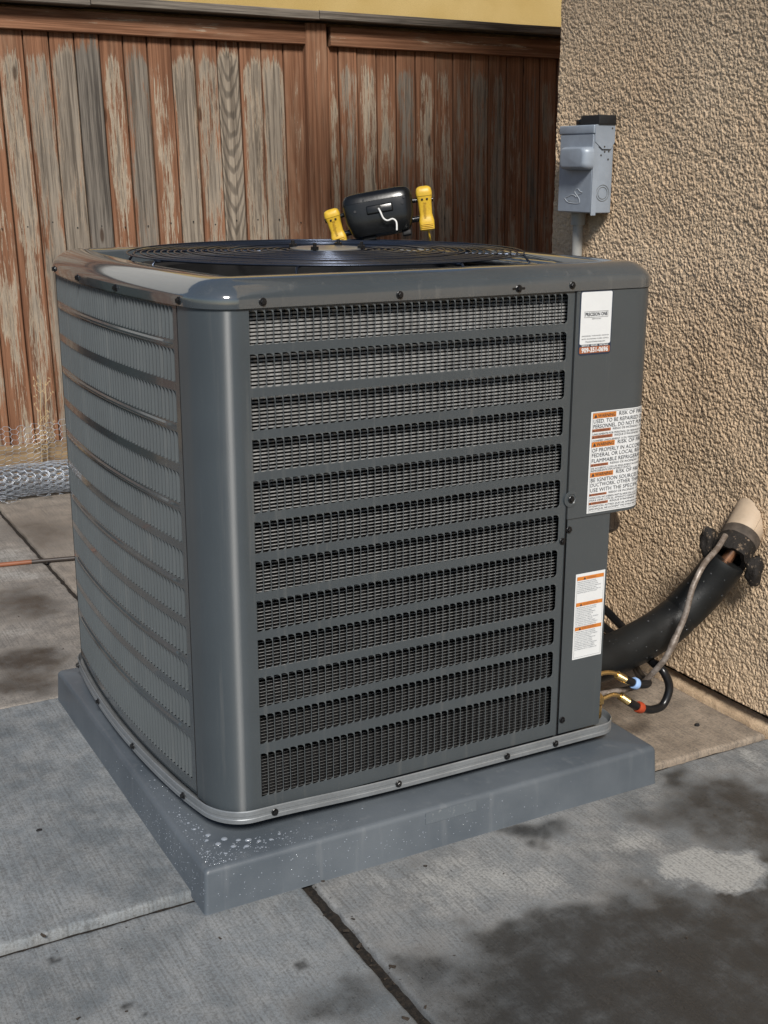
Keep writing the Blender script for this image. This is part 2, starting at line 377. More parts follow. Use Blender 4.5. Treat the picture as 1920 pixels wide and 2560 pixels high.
def slab(x0, x1, y0, y1, tan, z=0.0, res=.012, chip=.004, edge=.006):
    nx = max(2, int((x1-x0)/res)); ny = max(2, int((y1-y0)/res))
    xs = [x0, x0+edge*.4, x0+edge] + [x0+(x1-x0)*i/nx for i in range(1, nx)] + [x1-edge, x1-edge*.4, x1]
    ys = [y0, y0+edge*.4, y0+edge] + [y0+(y1-y0)*i/ny for i in range(1, ny)] + [y1-edge, y1-edge*.4, y1]
    V = []; Wt = []
    for j, y in enumerate(ys):
        for i, x in enumerate(xs):
            d = min(i, j, len(xs)-1-i, len(ys)-1-j)
            zz = z + .0012*noise.noise(Vector((x*5, y*5, 3))) - (.0035 if d == 0 else .001 if d == 1 else 0)
            px, py = x, y
            if d <= 1:
                c = chip*max(0, noise.noise(Vector((x*28, y*28, 9.1)))+.15) + chip*.9*max(0, noise.noise(Vector((x*90, y*90, 4))))
                k = 1.0 if d == 0 else .7
                if i <= 1: px += c*k
                if i >= len(xs)-2: px -= c*k
                if j <= 1: py += c*k
                if j >= len(ys)-2: py -= c*k
                zz -= c*.5
            V.append((px, py, zz)); Wt.append(wet_and_sun(x, y))
    n = len(xs); F = [(j*n+i, j*n+i+1, (j+1)*n+i+1, (j+1)*n+i) for j in range(len(ys)-1) for i in range(n-1)]
    per = [i for i in range(n)] + [j*n+n-1 for j in range(1, len(ys))] + [(len(ys)-1)*n+i for i in range(n-2, -1, -1)] + [j*n for j in range(len(ys)-2, 0, -1)]
    b0 = len(V)
    for q in per: V.append((V[q][0], V[q][1], -.03)); Wt.append(.6)
    m = len(per)
    for k in range(m): F.append((per[(k+1) % m], per[k], b0+k, b0+(k+1) % m))
    mb = MB(); mb.add(V, F); me = mb.mesh('concrete_slab', 50); me.materials.append(M['concrete'])
    a = me.attributes.new('wet_sun', 'FLOAT', 'POINT'); a.data.foreach_set('value', Wt)
    o = link(bpy.data.objects.new('concrete_slab', me), patio); o['tan'] = tan
    return o
slab(-1.6, .179, -2.4, .053, .0, 0, .011)
slab(.199, 1.9, -2.4, .044, .12, 0, .010)
slab(-1.6, .230, .068, .975, .0, .007, .011)
slab(.242, 1.318, .055, .975, .95, .003, .011)
slab(-2.2, .228, .984, 2.93, .55, .002, .014)
slab(.242, 3.6, .984, 2.93, .70, 0, .02)

# ------------------------------------------------------------------ house wall
WX = 1.31
hw_ = thing('house_wall', 'tan textured stucco house wall with grey electrical box on it', 'wall', (WX, .4, 0))
def wall_patch():
    st = .0019; y0, y1, z0, z1 = -.16, .905, .048, 1.72
    ny = int((y1-y0)/st); nz = int((z1-z0)/st); V = []
    N = noise.noise
    for k in range(nz+1):
        z = z0+(z1-z0)*k/nz
        for i in range(ny+1):
            y = y0+(y1-y0)*i/ny
            q_ = y-z*.35; a = N(Vector((q_*300, z*250, 1.3))); b = N(Vector((y*120, z*120, 7.7))); d2 = N(Vector((y*430, z*400, 3.3))); c = N(Vector((y*9, z*9, 2)))
            h = sstep(-.42, .36, a*.75+b*.35+d2*.5)*.0030 + .0008*b + .003*c
            x = WX + .003 - h
            yy = y
            e = (y1-y)/.012
            if e < 1: x += .010*(1-e)**2; yy = y - .004*a
            if k == 0: x += .004
            V.append((x, yy, z))
    n = ny+1
    return V, [(k*n+i, k*n+i+1, (k+1)*n+i+1, (k+1)*n+i) for k in range(nz) for i in range(ny)]
mb = MB(); mb.add(*wall_patch()); mb.build('stucco_face', M['stucco'], hw_, 180)
mb = MB(); mb.box(WX+.014, WX+.3, -5, .903, .05, 5.2); mb.box(WX-.001, WX+.013, -5, -.161, .048, 5.2); mb.box(WX-.001, WX+.013, -.159, .9, 1.722, 5.2)
mb.build('wall_core', M['stucco'], hw_)
mb = MB(); mb.box(WX+.3, 8, .60, .903, .05, 5.2); mb.build('end_wall', M['stucco'], hw_)  # both walls raised out of view to shade the fence's right end
ev = MB(); ev.box(.93, WX+.31, -5, 1.55, 2.52, 2.60); ev.box(.90, .93, -5, 1.55, 2.50, 2.72); ev.build('added_eave', simple('added_eave_boards', (.32, .27, .21), .8), hw_)  # unseen eave added, its overhang sized to shade the upper wall
# footing ledge below the stucco
prof = [(WX+.012, -.03), (WX+.010, .006), (WX+.012, .018), (WX+.020, .027), (WX+.06, .030)]
rings = []
for k in range(240):
    y = -.6 + 1.5*k/239; r = []
    for (x, z) in prof: 
        d = .005*noise.noise(Vector((y*26, x*40, z*60)))+.003*noise.noise(Vector((y*80, x*90, z*90)))
        r.append((x+d, y, z+d*.6))
    rings.append(r)
mb = MB(); mb.loft(rings, closed=False); mb.build('footing', M['stucco'], hw_, 60)
mb = MB(); mb.box(WX+.03, WX+.05, -5, .89, .02, .06); mb.build('weep_gap', M['soil'], hw_)

# ------------------------------------------------------------------ neighbour house beyond the fence
nb = thing('neighbour_house', 'yellow stucco house wall seen above the wooden fence', 'house', (3, 5.2, 0))
mb = MB(); mb.box(1.2, 9, 5.2, 5.5, 0, 4.2); mb.build('wall', M['yellowwall'], nb)
mb = MB(); mb.box(-3, 1.19, 5.18, 5.5, 0, 4.2); mb.build('trim_wall', simple('pale_siding', (.55, .55, .53), .7), nb)

# ------------------------------------------------------------------ fence
FY = 3.05
fence = thing('wooden_fence', 'weathered red-brown board fence with peeling stain behind the metal unit', 'fence', (1.6, FY, 0))
LX = [-2.2+.0937*i for i in range(27)]+[.33,.425,.519,.612,.705,.798,.889,.982,1.076,1.168,1.26,1.352,1.445,1.542,1.640]
RX = [1.735,1.784,1.872,1.962,2.055,2.147,2.242,2.336,2.425,2.517,2.612,2.701,2.792,2.885,2.98]
LW = [(.45,.3,0),(.50,.4,0),(.62,.55,0),(.80,.55,0),(1.0,.95,0),(.50,.3,0),(.70,.75,0),(.42,.0,0),(.75,.45,0),(.58,.5,0),(.95,.25,1),(.60,.35,0),(.70,.45,0),(.58,.1,0)]
LW = [(random.uniform(.3, .8), random.random()*.7, 0) for i in range(27)]+LW[:14]
LW[-1] = (.22,.2,0)
RW = [(.30,.2,0),(.42,.6,0),(.40,.1,0),(.25,.3,0),(.45,.75,0),(.42,.05,0),(.36,.5,0),(.35,.7,0),(.42,.65,0),(.38,.6,0),(.28,.5,0),(.40,.9,0),(.30,.6,0),(.3,.5,0)]
def board(name, cx, cy, cz, w_, d_, h_, wear, tone, cath, seed, lean=0, horiz=False, ztop=None):
    mb = MB(); hwd = w_/2; hh = h_/2; b = .003
    # sawn board with eased, slightly uneven long edges
    segs = 14; ring = []
    for k in range(segs+1):
        z = -hh + h_*k/segs
        e1 = .0016*noise.noise(Vector((seed*3, z*4, 1))); e2 = .0016*noise.noise(Vector((seed*3, z*4, 8))); wv = .002*noise.noise(Vector((seed, z*2, 5)))
        ring.append([(-hwd+e1, wv+b, z), (-hwd+e1+b, wv, z), (hwd+e2-b, wv, z), (hwd+e2, wv+b, z), (hwd+e2, d_, z), (-hwd+e1, d_, z)])
    mb.loft(ring, True, True, True)
    R = Matrix.Translation((cx, cy, cz)) @ (Matrix.Rotation(PI/2, 4, 'Y') if horiz else Matrix.Rotation(lean, 4, 'Y'))
    o = mb.build(name, M['wood'], fence, 40, R)
    o['wear'] = wear; o['tone'] = tone; o['cath'] = float(cath); o['seed'] = seed; o['hw'] = hwd; o['ztop'] = hh if ztop is None else ztop
    return o
lean = math.radians(-1.35)
NAILS = []
for X, Wd in ((LX, LW), (RX, RW)):
    for i in range(len(X)-1):
        cx = (X[i]+X[i+1])/2; wd = X[i+1]-X[i]-.005
        cz = .86; sh = (1.62-cz)*math.sin(-lean)
        wear, tone, cath = Wd[i]
        if X is RX: wear += .11
        board('board', cx+sh, FY+random.uniform(-.003, .003), cz, wd, .016, 1.62, wear, tone, cath, random.uniform(1, 60), lean)
        NAILS.append((cx+sh+(1-.86)*0 - (cz-.98)*math.sin(-lean)*-1, .985+random.uniform(-.012, .012)))
nm = MB(); nm.lathe([(.0028, 0), (.003, .002), (.0005, .0025)], Matrix.Rotation(PI/2, 4, 'X'), 6); nme = nm.mesh('nail_head'); nme.materials.append(M['blackmatte'])
for (x, z) in NAILS: link(bpy.data.objects.new('nail_head', nme), fence, Matrix.Translation((x, FY-.001, z)))
for x, yy, ww in ((1.690, 3.015, .092), (-.1, 3.015, .092)):
    board('post', x, yy, .875, ww, .09, 1.75, .22, .2, 0, 17.3, lean)
# fascia rails and cap boards
for (a, b_, s_) in ((-2.2, 1.630, 4.4), (1.738, 3.2, 9.1)):
    board('top_rail', (a+b_)/2, 3.022, 1.706, .074, .028, b_-a, .25, .25, 0, s_, horiz=True, ztop=9)
for (a, b_, s_, dz) in ((-2.2, .748, 21.0, -.003), (.752, 1.66, 25.0, 0), (1.664, 3.3, 33.0, .002)):
    board('cap_board', (a+b_)/2, 2.965, 1.775+dz, .032, .14, b_-a, .95, .85, 0, s_, horiz=True, ztop=9)
kb = MB(); kb.box(-2.2, 3.2, 3.000, 3.035, -.02, .165); kb.build('kickboard', M['plank'], fence)
for z0, z1 in ((.35, .44), (1.35, 1.44), (1.672, 1.7585)):
    bk = MB(); bk.box(-2.2, 3.2, FY+.026, FY+.058, z0, z1); bk.build('back_rail', M['plank'], fence)
bb = MB(); bb.box(-.046, .046, 0, .016, -.81, .81); bbm = bb.mesh('back_board'); bbm.materials.append(M['plank'])
for i in range(58): link(bpy.data.objects.new('back_board', bbm), fence, Matrix.Translation((-2.15+.0925*i, FY+.060, .90)))

# ------------------------------------------------------------------ bin added out of view by the fence to darken the panel's reflections
bn = thing('added_bin', 'dark green wheeled bin added out of view to darken the panel reflections', 'bin', (-1.0, 2.6, 0))
mb = MB(); mb.loft([rrect(-1.26+i_, -.62-i_, 2.38+i_, 2.88-i_*.6, .05, 4, z) for i_, z in ((.07, .05), (.03, .5), (.0, .98), (-.015, .985), (-.015, 1.02))], True, True, True); mb.build('body', simple('added_bin_green', (.020, .030, .024), .45), bn, 40)
mb = MB(); mb.loft([rrect(-1.29+i_, -.59-i_, 2.33+i_, 2.90-i_, .05, 4, z) for i_, z in ((0, 1.022), (0, 1.05), (.06, 1.085), (.2, 1.10))], True, True, True); mb.build('lid', simple('added_bin_lid_green', (.022, .033, .027), .4), bn, 40)
for x in (-1.22, -.66):
    mb = MB(); mb.lathe([(.09, -.025), (.1, -.02), (.1, .02), (.09, .025)], Matrix.Translation((x, 2.86, .1)) @ Matrix.Rotation(PI/2, 4, 'Y'), 20); mb.build('added_bin_wheel', M['blackmatte'], bn, 40)
mb = MB(); mb.tube([(-1.16, 2.90, .99), (-1.16, 2.94, 1.0), (-.72, 2.94, 1.0), (-.72, 2.90, .99)], .014, 8); mb.build('added_bin_handle', M['blackmatte'], bn, 40)

# ------------------------------------------------------------------ equipment pad
pad = thing('equipment_pad', 'low grey plastic pad under the metal unit, speckled with water drops', 'pad', (.48, .48, 0))
PW = .965; PH = .080
def padring(ins, z): return rrect(ins, PW-ins, ins, PW-ins, .007, 4, z)
mb = MB(); mb.loft([padring(0, 0), padring(.0008, .002), padring(.004, PH-.010), padring(.0055, PH-.005), padring(.009, PH-.0012), padring(.014, PH), padring(.2, PH+.0006)], True, False, True)
padbody = mb.build('pad_body', M['pad'], pad, 50)
tp = MB(); tp.box(.424, .532, .0015, .0022, .052, .0745)
t_ = NT('clear_tape'); c_ = t_.co('World'); n_ = t_.noise(c_, 160, 4)
tape_mat = t_.out(Base_Color=t_.mix(t_.ramp(n_, .58, .72), (.130, .150, .170), (.20, .22, .235)), Roughness=.25)
tp.build('clear_tape', tape_mat, padbody, None, Matrix.Translation((0, .0005, 0)))

# ------------------------------------------------------------------ condenser unit: outline
def Lx(y): return .0265 + .17*(y-.56)**2
def bez(p0, d0, p1, d1, n, k=.552):
    p0, p1, d0, d1 = Vector(p0), Vector(p1), Vector(d0).normalized(), Vector(d1).normalized()
    L = (p1-p0).length/1.414
    a = p0+d0*L*k; b = p1-d1*L*k; out = []
    for i in range(n+1):
        t = i/n; out.append(p0*(1-t)**3+a*3*t*(1-t)**2+b*3*t*t*(1-t)+p1*t**3)
    return out
RXW = .945
def build_outline():
    """plan outline: starts at rear left, runs along left side to the front, front to the right, right side, rear."""
    P = []
    n = 60
    for i in range(n+1):
        y = .885 + (.135-.885)*i/n; P.append(Vector((Lx(y), y)))
    P += bez((Lx(.135), .135), (.1445, -1), (.120, .067), (1, 0), 14)[1:]
    for i in range(1, 41): P.append(Vector((.120+(.900-.120)*i/40, .067)))
    P += bez((.900, .067), (1, 0), (RXW, .112), (0, 1), 12)[1:]
    for i in range(1, 25): P.append(Vector((RXW, .112+(.885-.112)*i/24)))
    P += bez((RXW, .885), (0, 1), (.885, .950), (-1, 0), 10)[1:]
    for i in range(1, 25): P.append(Vector((.885+(.105-.885)*i/24, .950)))
    P += bez((.105, .950), (-1, 0), (Lx(.885), .885), (-.1105, -1), 12)[1:-1]
    return P
OUT = build_outline()
NO = len(OUT)
NRM = []
for i in range(NO):
    t = (OUT[(i+1) % NO]-OUT[i-1]).normalized(); NRM.append(Vector((-t.y, t.x))*-1)
for i in range(NO):
    c = Vector((.485, .51))
    if NRM[i].dot(OUT[i]-c) < 0: NRM[i] = -NRM[i]
def rdz(x, y): return .009*math.exp(-((x-.12)/.17)**2-((y-.07)/.10)**2)
def bring(off, z): return [((p[0] if p[0] < .5 else .5+(p[0]-.5)*.915), p[1], p[2]+rdz(p[0], p[1])) for p in ring(off, z)]
def ring(off, z): return [(OUT[i].x+NRM[i].x*off, OUT[i].y+NRM[i].y*off, z) for i in range(NO)]
CUM = [0.0]
for i in range(1, NO): CUM.append(CUM[-1]+(OUT[i]-OUT[i-1]).length)
def at_s(s):
    lo = 0
    while lo < NO-2 and CUM[lo+1] < s: lo += 1
    t = (s-CUM[lo])/(CUM[lo+1]-CUM[lo]); p = OUT[lo].lerp(OUT[lo+1], t); n = NRM[lo].lerp(NRM[lo+1], t).normalized()
    return p, n
def s_front(x):   # arc position on flat front
    i0 = 74
    return CUM[i0] + (x-.120)
def s_left(y):
    for i in range(60):
        if OUT[i].y >= y >= OUT[i+1].y:
            t = (OUT[i].y-y)/(OUT[i].y-OUT[i+1].y); return CUM[i]+t*(CUM[i+1]-CUM[i])
def P3(s, off, z):
    p, n = at_s(s); return (p.x+n.x*off, p.y+n.y*off, z)

unit = thing('condenser_unit', 'large dark grey louvred metal air conditioner standing on the grey pad', 'air conditioner', (.48, .5, PH))
ROWS = [(.928-.0677*k, .9815-.0677*k) for k in range(11)] + [(.1525, .2330)]
ZB, ZT = .126, .990
PITCH = .01384
# --- louvre cell
def louver_cell(p, h, a=math.radians(61), bent=False, e=.0004, sgap=.0006, lip=.0006):
    mb = MB(); r = .0075; xr = p-sgap
    arc_t = [(xr-r+r*math.sin(t*PI/2/5), h-r+r*math.cos(t*PI/2/5)) for t in range(6)]
    arc_b = [(x, h-z) for (x, z) in arc_t][::-1]
    D = [(e, h)] + arc_t + arc_b + [(e, 0)]
    y0 = 0.0
    def v3(q, y=0.0): return (q[0], y, q[1])
    vs_ = [v3(q) for q in D]; nD = len(D)
    vs_ += [(0, 0, h), (p, 0, h), (p, 0, 0), (0, 0, 0)]
    fs = [(0, nD-1, nD+3, nD)]
    for k in range(1, 6): fs.append((k, k+1, nD+1) if k < 6 else None)
    fs.append((6, 7, nD+2, nD+1))
    for k in range(7, 12): fs.append((k, k+1, nD+2))
    fs.append((0, nD, nD+1, 1)) if False else None
    fs.append((0, 1, nD+1, nD)); fs.append((12, 13, nD+3, nD+2))
    # rolled lip round the hole
    b = len(vs_); vs_ += [(q[0], lip, q[1]) for q in D]
    for k in range(nD-1): fs.append((k, b+k, b+k+1, k+1))
    # hinged flap
    c = len(vs_); ca, sa = math.cos(a), math.sin(a)
    if bent:
        L = xr-e; ds = [0, .0011, .0022, .0033, .0044, L-r+.0001, L-.004, L-.0018, L-.0006, L]; px, py, pd = e, 0.0, 0.0; col = []
        for d in ds:
            st_ = d-pd; an = math.radians(18+62*sstep(0, .0055, (d+pd)/2)); px += st_*math.cos(an); py += st_*math.sin(an); pd = d
            cut = 0 if d <= L-r else r-math.sqrt(max(0, r*r-(d-(L-r))**2))
            col.append([(px, py, cut), (px, py, h-cut)])
        vs_ += [q for cc in col for q in cc]
        for k in range(len(ds)-1): fs.append((c+2*k, c+2*k+2, c+2*k+3, c+2*k+1))
        mb.add(vs_, fs); return mb
    for q in D: vs_.append((e+(q[0]-e)*ca, (q[0]-e)*sa+.0003*(q[0]-e > 1e-5), q[1]))
    fs.append(tuple(range(c, c+nD)))
    mb.add(vs_, fs); return mb
def sheet(s0, s1, z0, z1, name, holes, off=0.0, extra=(), beads=(), step=.02):
    ss = {round(s0, 5), round(s1, 5)} | {round(x, 5) for x in extra}
    k = s0
    ss |= {round(c, 5) for i, c in enumerate(CUM) if s0 < c < s1 and (NRM[i].x*NRM[max(i-1, 0)].x + NRM[i].y*NRM[max(i-1, 0)].y) < .9999}
    n = int((s1-s0)/step)+1
    ss |= {round(s0+(s1-s0)*i/n, 5) for i in range(n+1)}
    ss = sorted(ss); t = [ss[0]]
    keep = {round(x, 5) for x in extra} | {round(s1, 5)}
    for x in ss[1:]:
        if x-t[-1] > .0015 or x in keep: t.append(x)
    ss = t
    zs = {z0, z1}
    for (a, b, sa, sb) in holes: zs |= {a, b}
    for zc in beads: zs |= {zc-.0045, zc-.0015, zc+.0015, zc+.0045}
    zs = sorted(z for z in zs if z0 <= z <= z1)
    V = []
    for z in zs:
        bump = any(abs(z-zc) < .0016 for zc in beads)
        for s in ss:
            inner = s0+.03 < s < s1-.02
            V.append(P3(s, off+(.0026 if bump and inner else 0), z))
    n = len(ss); F = []
    for j in range(len(zs)-1):
        zc = (zs[j]+zs[j+1])/2
        for i in range(n-1):
            sc = (ss[i]+ss[i+1])/2
            if any(a < zc < b and sa < sc < sb for (a, b, sa, sb) in holes): continue
            F.append((j*n+i, j*n+i+1, (j+1)*n+i+1, (j+1)*n+i))
    mb = MB(); mb.add(V, F); return mb
sF0, sF1 = s_front(.1335), s_front(.1335+44*PITCH)
sSeam = s_left(.166)
sEnd = s_front(.7565)
beads = [(ROWS[k][0]+ROWS[k+1][1])/2 for k in range(0, 11, 2)]
mb = sheet(sSeam+.0015, sEnd, ZB, ZT, 'front_panel', [(a, b, sF0, sF1) for a, b in ROWS], 0, (sF0, sF1), [], .02)
front = mb.build('front_panel', M['unit'], unit, 30)
cellA = louver_cell(PITCH, ROWS[0][1]-ROWS[0][0]); cellB = louver_cell(PITCH, ROWS[11][1]-ROWS[11][0])
meA = cellA.mesh('louver'); meB = cellB.mesh('louver')
SK = dict(a=math.radians(66), e=.0007, sgap=.0009, lip=.0012)
sideA = louver_cell(PITCH, ROWS[0][1]-ROWS[0][0], **SK); sideB = louver_cell(PITCH, ROWS[11][1]-ROWS[11][0], **SK)
msA = sideA.mesh('side_louver'); msB = sideB.mesh('side_louver')
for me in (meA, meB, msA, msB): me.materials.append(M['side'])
rest = MB(); cnt = 0
for k in range(44):            # nearest columns first, so the individuals are those that show largest
    for ri, (a, b) in enumerate(ROWS):
        x = .1335+PITCH*k
        if cnt < 300:
            link(bpy.data.objects.new('louver', meA if ri < 11 else meB), front, Matrix.Translation((x, .067, a))); cnt += 1
        else:
            src = cellA if ri < 11 else cellB
            rest.add([(v[0]+x, v[1]+.067, v[2]+a) for v in src.v], src.f)
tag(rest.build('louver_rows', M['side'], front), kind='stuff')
# --- left side panel
NL = 51
sL1 = sSeam-.014; sL0 = sL1-NL*PITCH
mb = sheet(max(.002, sL0-.03), sSeam-.0015, ZB+.004, ZT, 'side_panel', [(a, b, sL0, sL1) for a, b in ROWS], 0, (sL0, sL1), beads, .02)
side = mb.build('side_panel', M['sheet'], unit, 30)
rest = MB(); cnt = 0
for k in range(NL):
    s0 = sL1-PITCH*(k+1); pa = Vector(P3(s0, 0, 0)); pb = Vector(P3(s0+PITCH, 0, 0)); d = (pb-pa); xa = d.normalized(); ya = Vector((-xa.y, xa.x, 0))
    R = Matrix(((xa.x*d.length/PITCH, ya.x, 0, pa.x), (xa.y*d.length/PITCH, ya.y, 0, pa.y), (0, 0, 1, 0), (0, 0, 0, 1)))
    for ri, (a, b) in enumerate(ROWS):
        Mx = Matrix.Translation((0, 0, a)) @ R
        if cnt < 300:
            link(bpy.data.objects.new('side_louver', msA if ri < 11 else msB), side, Mx); cnt += 1
        else:
            src = sideA if ri < 11 else sideB
            rest.add([Mx @ Vector(v) for v in src.v], src.f)
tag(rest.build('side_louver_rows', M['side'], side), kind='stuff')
# panel edge returns beside the seam
mb = MB()
for s in (sSeam-.0015, sSeam+.0015):
    mb.add([P3(s, 0, ZB), P3(s, -.012, ZB), P3(s, -.012, ZT), P3(s, 0, ZT)], [(0, 1, 2, 3)])
mb.add([P3(sSeam-.004, -.012, ZB), P3(sSeam+.004, -.012, ZB), P3(sSeam+.004, -.012, ZT), P3(sSeam-.004, -.012, ZT)], [(0, 1, 2, 3)])
mb.build('corner_post', M['blackmatte'], unit)
# --- coil with horizontal fin ridges behind the louvres
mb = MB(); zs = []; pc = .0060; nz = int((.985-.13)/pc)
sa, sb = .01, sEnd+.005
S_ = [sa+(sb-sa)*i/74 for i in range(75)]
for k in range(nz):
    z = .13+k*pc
    q_ = min(1, max(0, (z-.13)/.80)); bh = .0004+.0030*q_**1.5; m_ = (pc-.0006-bh)/2  # bars thin downward between black faces: lower rows' shade put into the shape
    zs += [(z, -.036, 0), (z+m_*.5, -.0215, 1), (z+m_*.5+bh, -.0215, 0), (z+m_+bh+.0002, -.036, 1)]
V = []
for (z, o, _) in zs:
    for s in S_: V.append(P3(s, o, z))
n = len(S_); mb.add(V, [(j*n+i, j*n+i+1, (j+1)*n+i+1, (j+1)*n+i) for j in range(len(zs)-1) for i in range(n-1)])
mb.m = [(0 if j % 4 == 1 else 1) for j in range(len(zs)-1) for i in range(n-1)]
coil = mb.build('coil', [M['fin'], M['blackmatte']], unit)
# --- base pan rail
mb = MB(); mb.loft([bring(-.06, .1025), bring(.004, .1025), bring(.0085, .1032), bring(.0085, .110), bring(.0074, .1112), bring(.0074, .1155), bring(.0085, .1167), bring(.0085, .1245), bring(.0068, .126), bring(.0055, .1245), bring(.0035, .112), bring(-.06, .112)], True)
mb.build('base_rail', M['rail'], unit, 35)
for (x, y) in ((.14, .16), (.82, .16), (.14, .85), (.82, .85)):
    mb = MB(); mb.lathe([(.03, PH+.0005), (.028, .1004)], Matrix.Translation((x, y, 0)), 12); mb.build('foot', M['blackmatte'], unit)
mb = MB(); mb.add(bring(-.05, .108), [tuple(range(NO))]); mb.build('base_pan', M['blackmatte'], unit)
# --- top cover
prof = [(.0005, .984), (.0045, .985), (.0048, .9985), (.0040, 1.0020), (.0015, 1.0070), (-.0030, 1.0125), (-.0095, 1.0180), (-.0180, 1.0235), (-.0265, 1.0272), (-.0345, 1.0294), (-.0410, 1.0302), (-.070, 1.0290), (-.0745, 1.0275), (-.077, 1.022), (-.079, 1.008)]
CX, CY = .485, .510
rings = [ring(o, z) for o, z in prof]
for rr, z in ((.405, 1.0065), (.372, 1.004), (.362, .998), (.358, .93), (.358, .80)):
    rg = []
    for i in range(NO):
        d = (Vector(rings[len(prof)-1][i][:2])-Vector((CX, CY))); L = d.length; d.normalize()
        q = min(rr, L-.001) if rr > .37 else rr
        rg.append((CX+d.x*q, CY+d.y*q, z))
    rings.append(rg)
mb = MB(); mb.loft(rings[:16], True); mb.mi = 1; mb.loft(rings[15:], True); cap = mb.build('top_cover', [M['cap'], M['blackmatte']], unit, 40)
for x, wd in ((.835, .010), (.812, .006)):
    rb = MB(); rb.tube([(x, .20, 1.008), (x, .24, 1.012), (x, .80, 1.012), (x, .84, 1.008)], wd, 8); rb.build('deck_rib', M['cap'], cap, 60)
# --- fan and guard
fan = MB()
for b in range(3):
    a0 = b*2*PI/3+.4
    rg = []
    for k in range(8):
        r = .07+.27*k/7; row = []
        for j in range(6):
            a = a0+(j/5-.5)*(1.25-.25*k/7); row.append((CX+r*math.cos(a), CY+r*math.sin(a), .90+.05*(j/5-.5)))
        rg.append(row)
    fan.loft(rg, closed=False)
fan.lathe([(.06, .86), (.075, .87), (.075, .97), (.05, .985)], Matrix.Translation((CX, CY, 0)), 24)
fan.build('fan', M['blackmatte'], unit, 40)
guard = MB(); GZ = 1.0365
guard.lathe([(.072, GZ+.0045), (.072, GZ+.0065), (.066, GZ+.0075), (.02, GZ+.0075)], Matrix.Translation((CX, CY, 0)), 32)
gd = guard.build('fan_guard', simple('motor_plate', (.42, .43, .44), .3, .7), unit, 30)
NR = 25
def gz(r): return GZ+.003*(1-(r/.385)**2)
for k in range(NR):
    r = .078+(.385-.078)*k/(NR-1); mb = MB(); dzr = random.uniform(-.0012, .0012)
    mb.tube([(CX+r*math.cos(2*PI*j/110), CY+r*math.sin(2*PI*j/110), gz(r)+dzr) for j in range(110)], .0016, 6, True)
    mb.build('wire_ring', M['wire'], gd, 180)
for k in range(8):
    a = 2*PI*k/8+.2; mb = MB()
    pts = [(CX+r*math.cos(a), CY+r*math.sin(a), gz(r)-.0036) for r in (.06, .15, .25, .33, .384)] + [(CX+.400*math.cos(a), CY+.400*math.sin(a), 1.012)]
    mb.tube(pts, .0026, 6); mb.build('spoke', M['wire'], gd, 180)
for dx, dy in ((-.05, .05), (.05, .05), (-.05, -.05), (.05, -.05)):
    mb = MB(); mb.tube([(CX+dx, CY+dy, GZ), (CX+dx, CY+dy, GZ+.019)], .0036, 10); mb.lathe([(.0085, GZ+.007), (.0085, GZ+.0125)], Matrix.Translation((CX+dx, CY+dy, 0)), 6); mb.build('stud', M['screw'], gd, 30)
for k in range(6):
    a = 2*PI*k/6+.55; mb = MB(); mb.lathe([(.009, 1.006), (.009, 1.010), (.006, 1.010), (.006, 1.016)], Matrix.Translation((CX+.397*math.cos(a), CY+.397*math.sin(a), 0)), 6); mb.build('guard_bolt', M['screw'], gd)
# --- service side: access panel, service post
sA0 = s_front(.7595); sA1 = s_front(.900)+.071+.18
def flanged(s0, s1, z0, z1, off, fl=.012):
    mb = sheet(s0, s1, z0, z1, '', [], off, (), (), .01)
    ss = [s0+(s1-s0)*i/60 for i in range(61)]
    for z in (z0, z1):
        V = [P3(s, off, z) for s in ss]+[P3(s, off-fl, z) for s in ss]; mb.add(V, [(i, i+1, 61+i+1, 61+i) for i in range(60)])
    mb.add([P3(s0, off, z0), P3(s0, off-fl, z0), P3(s0, off-fl, z1), P3(s0, off, z1)], [(0, 1, 2, 3)])
    return mb
acc = flanged(sA0, sA1, .564, .9835, .0022, .16).build('access_panel', M['unit'], unit, 30)
tb = MB(); tb.box(.7612, .7665, .0640, .0655, .9805, .9870); tb.build('panel_tab', M['unit'], acc)
post = MB(); post.box(.7625, .862, .0672, .0690, ZB, .566); post.box(.8602, .862, .0690, .27, ZB, .566); post.build('service_post', M['unit'], unit)
mb = MB(); mb.box(.862, RXW-.003, .268, .272, ZB, .566); mb.build('valve_recess', M['unit'], unit)
mb = sheet(sA1, CUM[-1]-.004, ZB, ZT, '', [], 0, (), (), .02); mb.build('rear_panel', M['unit'], unit, 30)
mb = sheet(s_front(.900)+.071+.155, sA1+.001, ZB, .564, '', [], 0, (), (), .02); mb.build('right_panel', M['unit'], unit, 30)
mb = MB(); mb.box(.7565, .7625, .0725, .078, ZB, .985); mb.box(.7567, .7577, .0655, .0725, ZB, .986); mb.build('seam_strip', M['blackmatte'], unit)
# dimple round the lower panel screw
mb = MB(); mb.lathe([(.0155, 0), (.0150, .0012), (.0105, .0016), (.009, .0004), (.001, .0002)], Matrix.Translation((.7655, .0646, .6025)) @ Matrix.Rotation(PI/2, 4, 'X'), 24); mb.build('screw_dimple', M['unit'], acc, 30)
